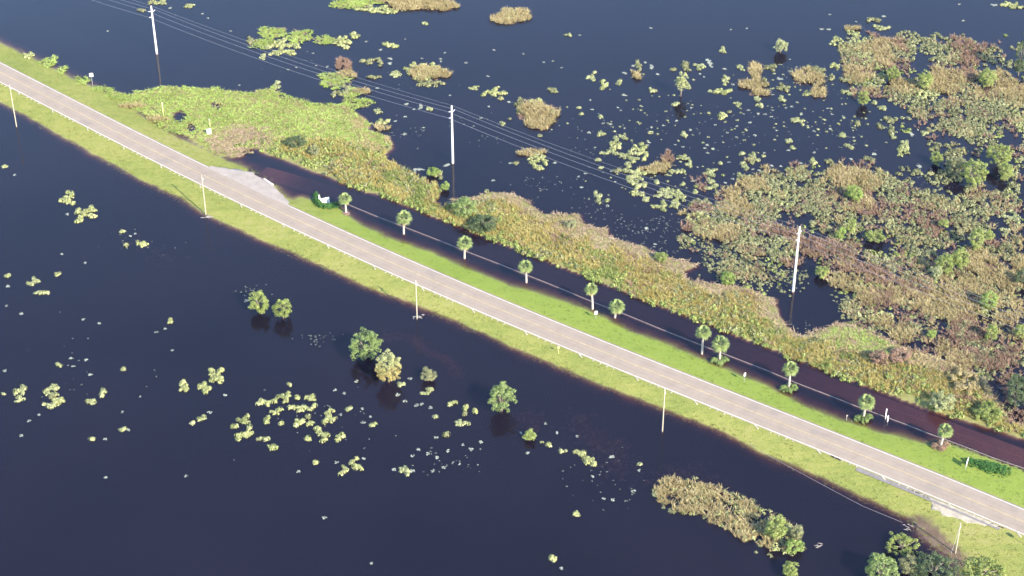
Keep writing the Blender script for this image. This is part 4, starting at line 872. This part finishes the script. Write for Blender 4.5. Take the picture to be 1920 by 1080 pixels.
PALMS = [(649,399,362,24,'small palm on a mulch ring, first at the left beside white sign'),
 (757,438,395,30,'second palm from the left, standing alone in the water'),
 (871,484,443,28,'third palm from the left, standing alone in the water'),
 (987,529,487,30,'fourth palm from the left, standing alone in the water'),
 (1111,579,530,28,'taller palm behind the small white roadside sign'),
 (1153,595,560,30,'short-trunked palm just right of the one behind the sign'),
 (1316,663,611,33,'taller palm, left of the close pair, no shrub ring'),
 (1349,676,631,31,'palm with ring of low shrubs, right of the close pair'),
 (1479,727,679,32,'ringed palm standing alone, right of the close pair'),
 (1619,783,740,32,'ringed palm with two marker posts on its right'),
 (1763,840,795,33,'rightmost palm with dry shrubs at its foot near hedge')]
for i, (bx, by, ty, w, lab) in enumerate(PALMS):
    rg = np.random.default_rng(600 + i); g = G(bx, by); Ht = height_at(bx, by, ty); r = w * mpp(bx, by) / 2
    root = empty('sabal_palm', (g[0], g[1], 0.0)); ch = max(1.2, Ht - r * 1.0)
    lean = rg.normal(0, .28, 2); r *= rg.uniform(.9, 1.12)
    pts = [(lean[0] * t * t, lean[1] * t * t, -0.7 + (ch + .7) * t) for t in np.linspace(0, 1, 9)]
    MB().tube(pts, [.24 * (1.15 - .25 * t) * (1.0 if k % 2 else 1.1) for k, t in enumerate(np.linspace(0, 1, 9))], 9).build('trunk', M_PALMTRUNK, root, True)
    Q = []
    for k in range(34):
        az = k * 2.39996 + rg.normal(0, .15); el = math.asin(np.clip(1 - 1.5 * (k + .5) / 34, -.62, .98)) + rg.normal(0, .08)
        Q.append(frond(rg, r * 1.02, az, el) + [lean[0], lean[1], ch])
    link(bpy.data.objects.new('crown', quads_mesh('crown', np.concatenate(Q), [L['p']])), root)
    DQ = [frond(rg, r * .85, rg.uniform(0, 6.3), -1.05 + rg.normal(0, .12)) + [lean[0], lean[1], ch - .15] for _ in range(3 + i % 4)]
    link(bpy.data.objects.new('dead_fronds', quads_mesh('dead_fronds', np.concatenate(DQ), [L['t']])), root)
    mb = MB()
    for k in range(10):
        a_ = k * .63; mb.tube([(lean[0] + .2 * math.cos(a_), lean[1] + .2 * math.sin(a_), ch - .7), (lean[0] + .34 * math.cos(a_), lean[1] + .34 * math.sin(a_), ch - .1)], [.07, .03], 4)
    mb.build('leaf_boots', M_BARK, root)
    tag(root, lab, 'palm tree', 'palms along the drowned side road')
for i, (bx, by, k, lab) in enumerate([(1349,678,'k','low two-lobed green shrub ring round palm of the close pair'), (1479,730,'k','low two-lobed green shrub ring round the palm standing alone'), (1619,786,'k','low green shrub ring round the palm beside marker posts'), (1763,838,'b','dry brownish shrub ring round the rightmost palm')]):
    rg = np.random.default_rng(650 + i); g = G(bx, by); Q = []
    for dx, dy, rr in ((-1.25, -.2, 1.05), (1.25, .2, 1.05), (0, -1.0, .95), (.2, 1.0, .8)):
        n_ = 26; v = rg.normal(0, 1, (n_, 3)); v /= np.linalg.norm(v, axis=1)[:, None]; v[:, 2] = abs(v[:, 2])
        P = v * rr * np.array([.7, .7, .75]) + [g[0] + dx, g[1] + dy, .1]; Q.append(inst(SHE, P, np.full((n_, 3), .36), rg))
    tag(veg_object('shrub_ring', [(k, np.concatenate(Q))]), lab, 'shrub', 'shrub rings at palm feet')
g = G(649, 400); o = MB().tube([(g[0], g[1], -.1), (g[0], g[1], .1), (g[0], g[1], .16)], [1.0, .95, .5], 14).build('mulch_ring', plain_mat('mulch', (.13, .085, .075), .9, .3, 4), None, False); tag(o, 'reddish mulch ring at the foot of first left palm', 'mulch ring')

# ------------------------------------------------------------------ concrete transmission poles and wires
tp = [G(294, 100), G(849, 305), G(1487, 546)]; th = [height_at(294, 100, 12), height_at(849, 305, 199), height_at(1487, 546, 426)]
tp = [tp[0] - (tp[1] - tp[0])] + tp + [tp[2] + (tp[2] - tp[1])]; th = [16.0] + th + [18.0]
line_d = (tp[2] - tp[1]) / np.linalg.norm(tp[2] - tp[1]); line_n = np.array([-line_d[1], line_d[0]])
ARMS = [(0.0, 0.25, 0), (1.5, -1, 1), (2.0, 1, 1), (3.4, -1, 1)]       # drop from top, side
plab = ['white concrete power pole beyond the upper left corner', 'white concrete power pole at the upper left', 'white concrete power pole in the middle of the picture', 'white concrete power pole at right, standing by the marsh pool', 'white concrete power pole beyond the right edge']
ends = [[] for _ in ARMS]
for i, (g, h_) in enumerate(zip(tp, th)):
    root = empty('power_pole', (g[0], g[1], 0))
    MB().tube([(0, 0, -2), (0, 0, 0), (0, 0, h_)], [.34, .33, .21], 12).build('shaft', M_CONC, root, True)
    MB().tube([(0, 0, h_), (0, 0, h_ + .25)], [.22, .08], 10).build('cap', M_STEEL, root)
    for k, (drop, sd, _) in enumerate(ARMS):
        z = h_ - drop; out_ = line_n * sd
        if k == 0:
            e = np.array([.0, .0]); ends[k].append((g[0], g[1], h_ + .25)); continue
        a0 = (out_[0] * .2, out_[1] * .2, z); a1 = (out_[0] * 1.35, out_[1] * 1.35, z + .35)
        ins = MB()
        ins.tube([a0, a1], [.06, .05], 8)
        for q in np.linspace(.3, .92, 7):
            c0 = np.array(a0) * (1 - q) + np.array(a1) * q; dd = (np.array(a1) - np.array(a0)) / 60
            ins.tube([tuple(c0 - dd), tuple(c0 + dd)], .13, 8)
        ins.build('insulator', M_INSUL, root)
        ends[k].append((g[0] + a1[0], g[1] + a1[1], a1[2]))
    tag(root, plab[i], 'power pole', 'concrete transmission poles')
wl_ = ['uppermost power wire running along the pole tops', 'power wire on the near side, carried highest', 'power wire on the far side of the concrete poles', 'lowest power wire on the near side of the poles']
for k, e in enumerate(ends):
    pts = []
    for a, b in zip(e[:-1], e[1:]):
        for t in np.linspace(0, 1, 25)[:-1]:
            sag = 4 * t * (1 - t) * (1.3 if k == 0 else 1.7); pts.append((a[0] + (b[0] - a[0]) * t, a[1] + (b[1] - a[1]) * t, a[2] + (b[2] - a[2]) * t - sag))
    pts.append(e[-1])
    tag(MB().tube(pts, (.022 if k else .017), 5).build('power_wire', M_WIRE), wl_[k], 'wire', 'transmission wires')

# ------------------------------------------------------------------ wooden poles on the near shore
WP = [(31,237,160,'leaning look wooden pole at the far left, foot in water'), (386,402,330,'wooden pole with driftwood round its foot, by the side road mouth'), (782,597,527,'wooden pole with drift debris, middle of the near shore'), (1242,808,730,'wooden pole in the water below the road, right of centre'), (1791,1038,982,'wooden pole on grass by the bottom right trees')]
WP[0] = (31, 237, 160, 'wooden pole at the far left edge, foot in the water')
for i, (bx, by, ty, lab) in enumerate(WP):
    g = G(bx, by); h_ = height_at(bx, by, ty); root = empty('utility_pole', (g[0], g[1], 0))
    MB().tube([(0, 0, -1.5), (0, 0, 0), (0.02, 0, h_)], [.17, .16, .10], 9).build('shaft', M_WOODPOLE, root, True)
    t = d1; rz = math.atan2(t[1], t[0]) + math.pi / 2
    MB().tube([(0, 0, h_), (0, 0, h_ + .28)], [.05, .04], 7).build('pin_insulator', M_INSUL, root)
    MB().box((.24 * math.cos(rz), .24 * math.sin(rz), h_ - 1.1), (.28, .16, .5), rz).build('bracket', M_STEEL, root)
    if i == 4: MB().tube([(-.9, -.1, -.3), (-.05, 0, h_ - .6)], [.03, .03], 5).build('guy_wire', M_STEEL, root)
    tag(root, lab, 'utility pole', 'wooden poles along the near shore')
def debris(px, py, w, n_, lab, seed):
    rg = np.random.default_rng(seed); g = G(px, py); mb = MB(); a = w * mpp(px, py) / 2
    for k in range(n_):
        x, y = rg.uniform(-a, a), rg.normal(0, .35); t = rg.normal(-.5, .5); ln = rg.uniform(.4, 1.3)
        mb.tube([(x - ln / 2 * math.cos(t), y - ln / 2 * math.sin(t), .03), (x, y, .08 + rg.uniform(0, .05)), (x + ln / 2 * math.cos(t), y + ln / 2 * math.sin(t), .03)], [.05, .09, .04], 5)
    o = mb.build('drift_debris', M_DEBRIS); o.location = (g[0], g[1], 0); tag(o, lab, 'debris', 'drift debris on the water')
debris(389, 407, 20, 12, 'bleached driftwood at the foot of side-road pole', 1)
debris(784, 594, 20, 14, 'pale drift debris round the foot of middle pole', 2)
debris(1703, 988, 14, 6, 'pale drift log by the muddy lower-right shore', 3)
debris(1533, 1023, 14, 6, 'dead sticks in water right of the reed strip', 4)
rp = resample(GP([(1405,829),(1440,851),(1540,905),(1615,945),(1700,980)]) + np.array([0, -.6]), 3.0)
tag(MB().tube([(a, b, .05) for a, b in rp], .03, 5).build('stray_cable', M_ROPE), 'thin pale cable lying along the near shore water', 'cable')

# ------------------------------------------------------------------ signs, hedges and small posts
def hedge(pts, width, hgt, lab, seed, gap=None):
    rg = np.random.default_rng(seed); W = resample(GP(pts, .3), .22); n_ = int(len(W) * 9)
    P = W[rg.integers(0, len(W), n_)]; t = rg.uniform(0, math.pi, n_)
    off = np.cos(t) * width / 2; z = np.sin(t) * hgt * rg.uniform(.75, 1.05, n_)
    N = rg.normal(0, 1, (n_, 2)); N /= np.linalg.norm(N, axis=1)[:, None]
    P = P + N * abs(off)[:, None] + rg.normal(0, .1, (n_, 2))
    Q = inst(SHE, np.column_stack([P, .15 + z]), np.full((n_, 3), .26), rg)
    o = veg_object('hedge', [('h', Q)]); tag(o, lab, 'hedge', 'clipped hedges round signs')
hedge([(593,366),(594,378),(602,388),(618,389),(634,385)], 1.7, 1.2, 'dark hedge curling round the white entrance sign', 1)
hedge([(1815,868),(1835,873),(1850,878),(1872,882),(1886,884)], 2.6, 1.3, 'dark green oval hedge right of the lower sign', 2)
hedge([(1845,876),(1862,882),(1876,884)], 4.2, 1.5, 'fuller dark hedge mass behind the oval hedge end', 3)
def sign_panel(name, px, py, ty, w, hgt, rz, lab, mpan=M_SIGN, mpost=M_GREYPOST, z0=0.0, posts=1, cat='sign', grp='small roadside signs'):
    g = G(px, py, z0); Ht = max(1.4, height_at(px, py, ty)); root = empty(name, (g[0], g[1], z0)); d = (math.cos(rz), math.sin(rz))
    offs = [0] if posts == 1 else [-w * .4, w * .4]
    for q in offs: MB().box((d[0] * q, d[1] * q, (Ht - .05) / 2 - .25), (.09, .09, Ht + .5), rz).build('post', mpost, root)
    pan = MB().box((d[1] * .07, -d[0] * .07, Ht - hgt / 2), (w, .05, hgt), rz).build('panel', mpan, root, bevel=.01)
    MB().box((d[1] * -.055, d[0] * .055, Ht - hgt / 2), (w * .8, .03, .08), rz).build('back_brace', M_STEEL, pan)
    return tag(root, lab, cat, grp)
sign_panel('road_sign', 174, 161, 137, 1.05, 1.15, 0.15, 'square white road sign at the water edge, far left', z0=.2)
sign_panel('road_sign', 1117, 598, 583, .65, .95, 0.3, 'small white sign on the verge in front of tall palm', z0=.2)
sign_panel('road_sign', 1395, 716, 699, .55, .9, 0.6, 'small white sign at the verge waterline, right of palm pair', z0=.1)
sign_panel('road_sign', 1047, 665, 650, .5, .45, 0.3, 'small yellow-green marker sign on the near verge', M_POST, M_POST, z0=.3)
sign_panel('road_sign', 1587, 787, 778, .35, .4, 0.3, 'tiny dull marker post on the verge left of ringed palm', M_GREYPOST, M_GREYPOST, z0=.1)
sign_panel('road_sign', 1930, 1030, 1002, .8, 1.0, 0.3, 'white sign just past the lower right picture edge', z0=.6)
sign_panel('information_sign', 1811, 878, 861, 1.5, 1.5, 1.15, 'white and blue sign board in front of oval hedge', M_SIGN, M_SIGNBLUE, z0=.3, posts=2)
# entrance sign: low slanted white wall with one tall pointed pier
g = G(600, 381, .1); root = empty('entrance_sign', (g[0], g[1], .1)); rz = .22; d = (math.cos(rz), math.sin(rz))
me_ = MB(); me_.v = [(0, 0, -.2), (2.5, .35, -.2), (2.5, .35, 1.55), (0, 0, 1.15)]; me_.v += [(a - .1, b + .3, c_) for a, b, c_ in me_.v]
me_.f = [(0, 1, 2, 3), (5, 4, 7, 6), (3, 2, 6, 7), (1, 5, 6, 2), (0, 3, 7, 4), (0, 4, 5, 1)]
me_.build('sign_wall', M_SIGN, root, bevel=.02)
me_ = MB(); me_.v = [(-.35, -.1, -.2), (.15, -.1, -.2), (.15, .35, -.2), (-.35, .35, -.2), (-.3, -.05, 1.6), (.12, -.05, 1.6), (.12, .3, 1.6), (-.3, .3, 1.6), (-.12, .12, 2.75)]
me_.f = [(3, 2, 1, 0), (0, 1, 5, 4), (1, 2, 6, 5), (2, 3, 7, 6), (3, 0, 4, 7), (4, 5, 8), (5, 6, 8), (6, 7, 8), (7, 4, 8)]
me_.build('pointed_pier', M_SIGN, root); tag(root, 'white entrance sign with slanted wall and pointed pier', 'sign')
def post(px, py, ty, r, m_, lab, z0=0.0, cap=True):
    g = G(px, py, z0); Ht = height_at(px, py, ty); root = empty('marker_post', (g[0], g[1], z0))
    MB().tube([(0, 0, -.6), (0, 0, Ht)], [r, r * .95], 8).build('shaft', m_, root, True)
    MB().tube([(0, 0, Ht), (0, 0, Ht + .08)], [r * 1.15, r * .5], 8).build('cap', M_SIGN, root)
    tag(root, lab, 'post', 'marker posts')
post(307, 221, 193, .13, M_POST, 'yellow-green post in the marsh grass mat', .1)
post(394, 239, 224, .13, M_POST, 'short yellow-green post behind the white box')
post(1660, 785, 767, .12, M_SIGN, 'taller white marker post in water right of ringed palm')
post(1664, 790, 780, .14, M_SIGN, 'shorter white marker post at the kerb right of ringed palm')
g = G(392, 251); root = empty('utility_box', (g[0], g[1], .05)); cab = MB().box((0, 0, .6), (1.2, .8, 1.2), .3, .94).build('cabinet', M_SIGN, root, bevel=.05); MB().box((0, 0, 1.26), (1.3, .9, .1), .3).build('lid', M_WHITE, root); MB().box((.12, -.4, .6), (.5, .04, .8), .3).build('door', M_STEEL, cab)
tag(root, 'white utility box on the marsh bank beside side road', 'utility box')
g = G(1566, 859, ROADZ); mb = MB()  # dark spot at the road edge, built as a row of black lumps
for k in range(9):
    a_ = k * .5; mb.tube([(-1 + k * .24, .08 * math.sin(a_ * 2), .03), (-.85 + k * .24, .1 * math.cos(a_ * 2), .10), (-.68 + k * .24, .1 * math.sin(a_ * 3), .03)], [.10, .13, .09], 6)
o = mb.build('dark_lumps', M_BLACK); o.location = (g[0], g[1], ROADZ + .01); o.rotation_euler = (0, 0, -.65); tag(o, 'row of low black lumps on the near road edge', 'tyre scrap')
# ------------------------------------------------------------------ thin blue-white summer haze over the whole place
m, n, l, out = mat('haze'); pv = n.new('ShaderNodeVolumePrincipled')
pv.inputs['Color'].default_value = (.46, .50, 1.0, 1); pv.inputs['Density'].default_value = 1.1e-5; pv.inputs['Anisotropy'].default_value = 0.0
l.new(pv.outputs[0], out.inputs['Volume'])
tag(MB().box((0, 400, 137.0), (8400, 8400, 292.0)).build('haze', m), 'thin pale blue haze over the flooded marsh', 'haze', None, 'stuff')
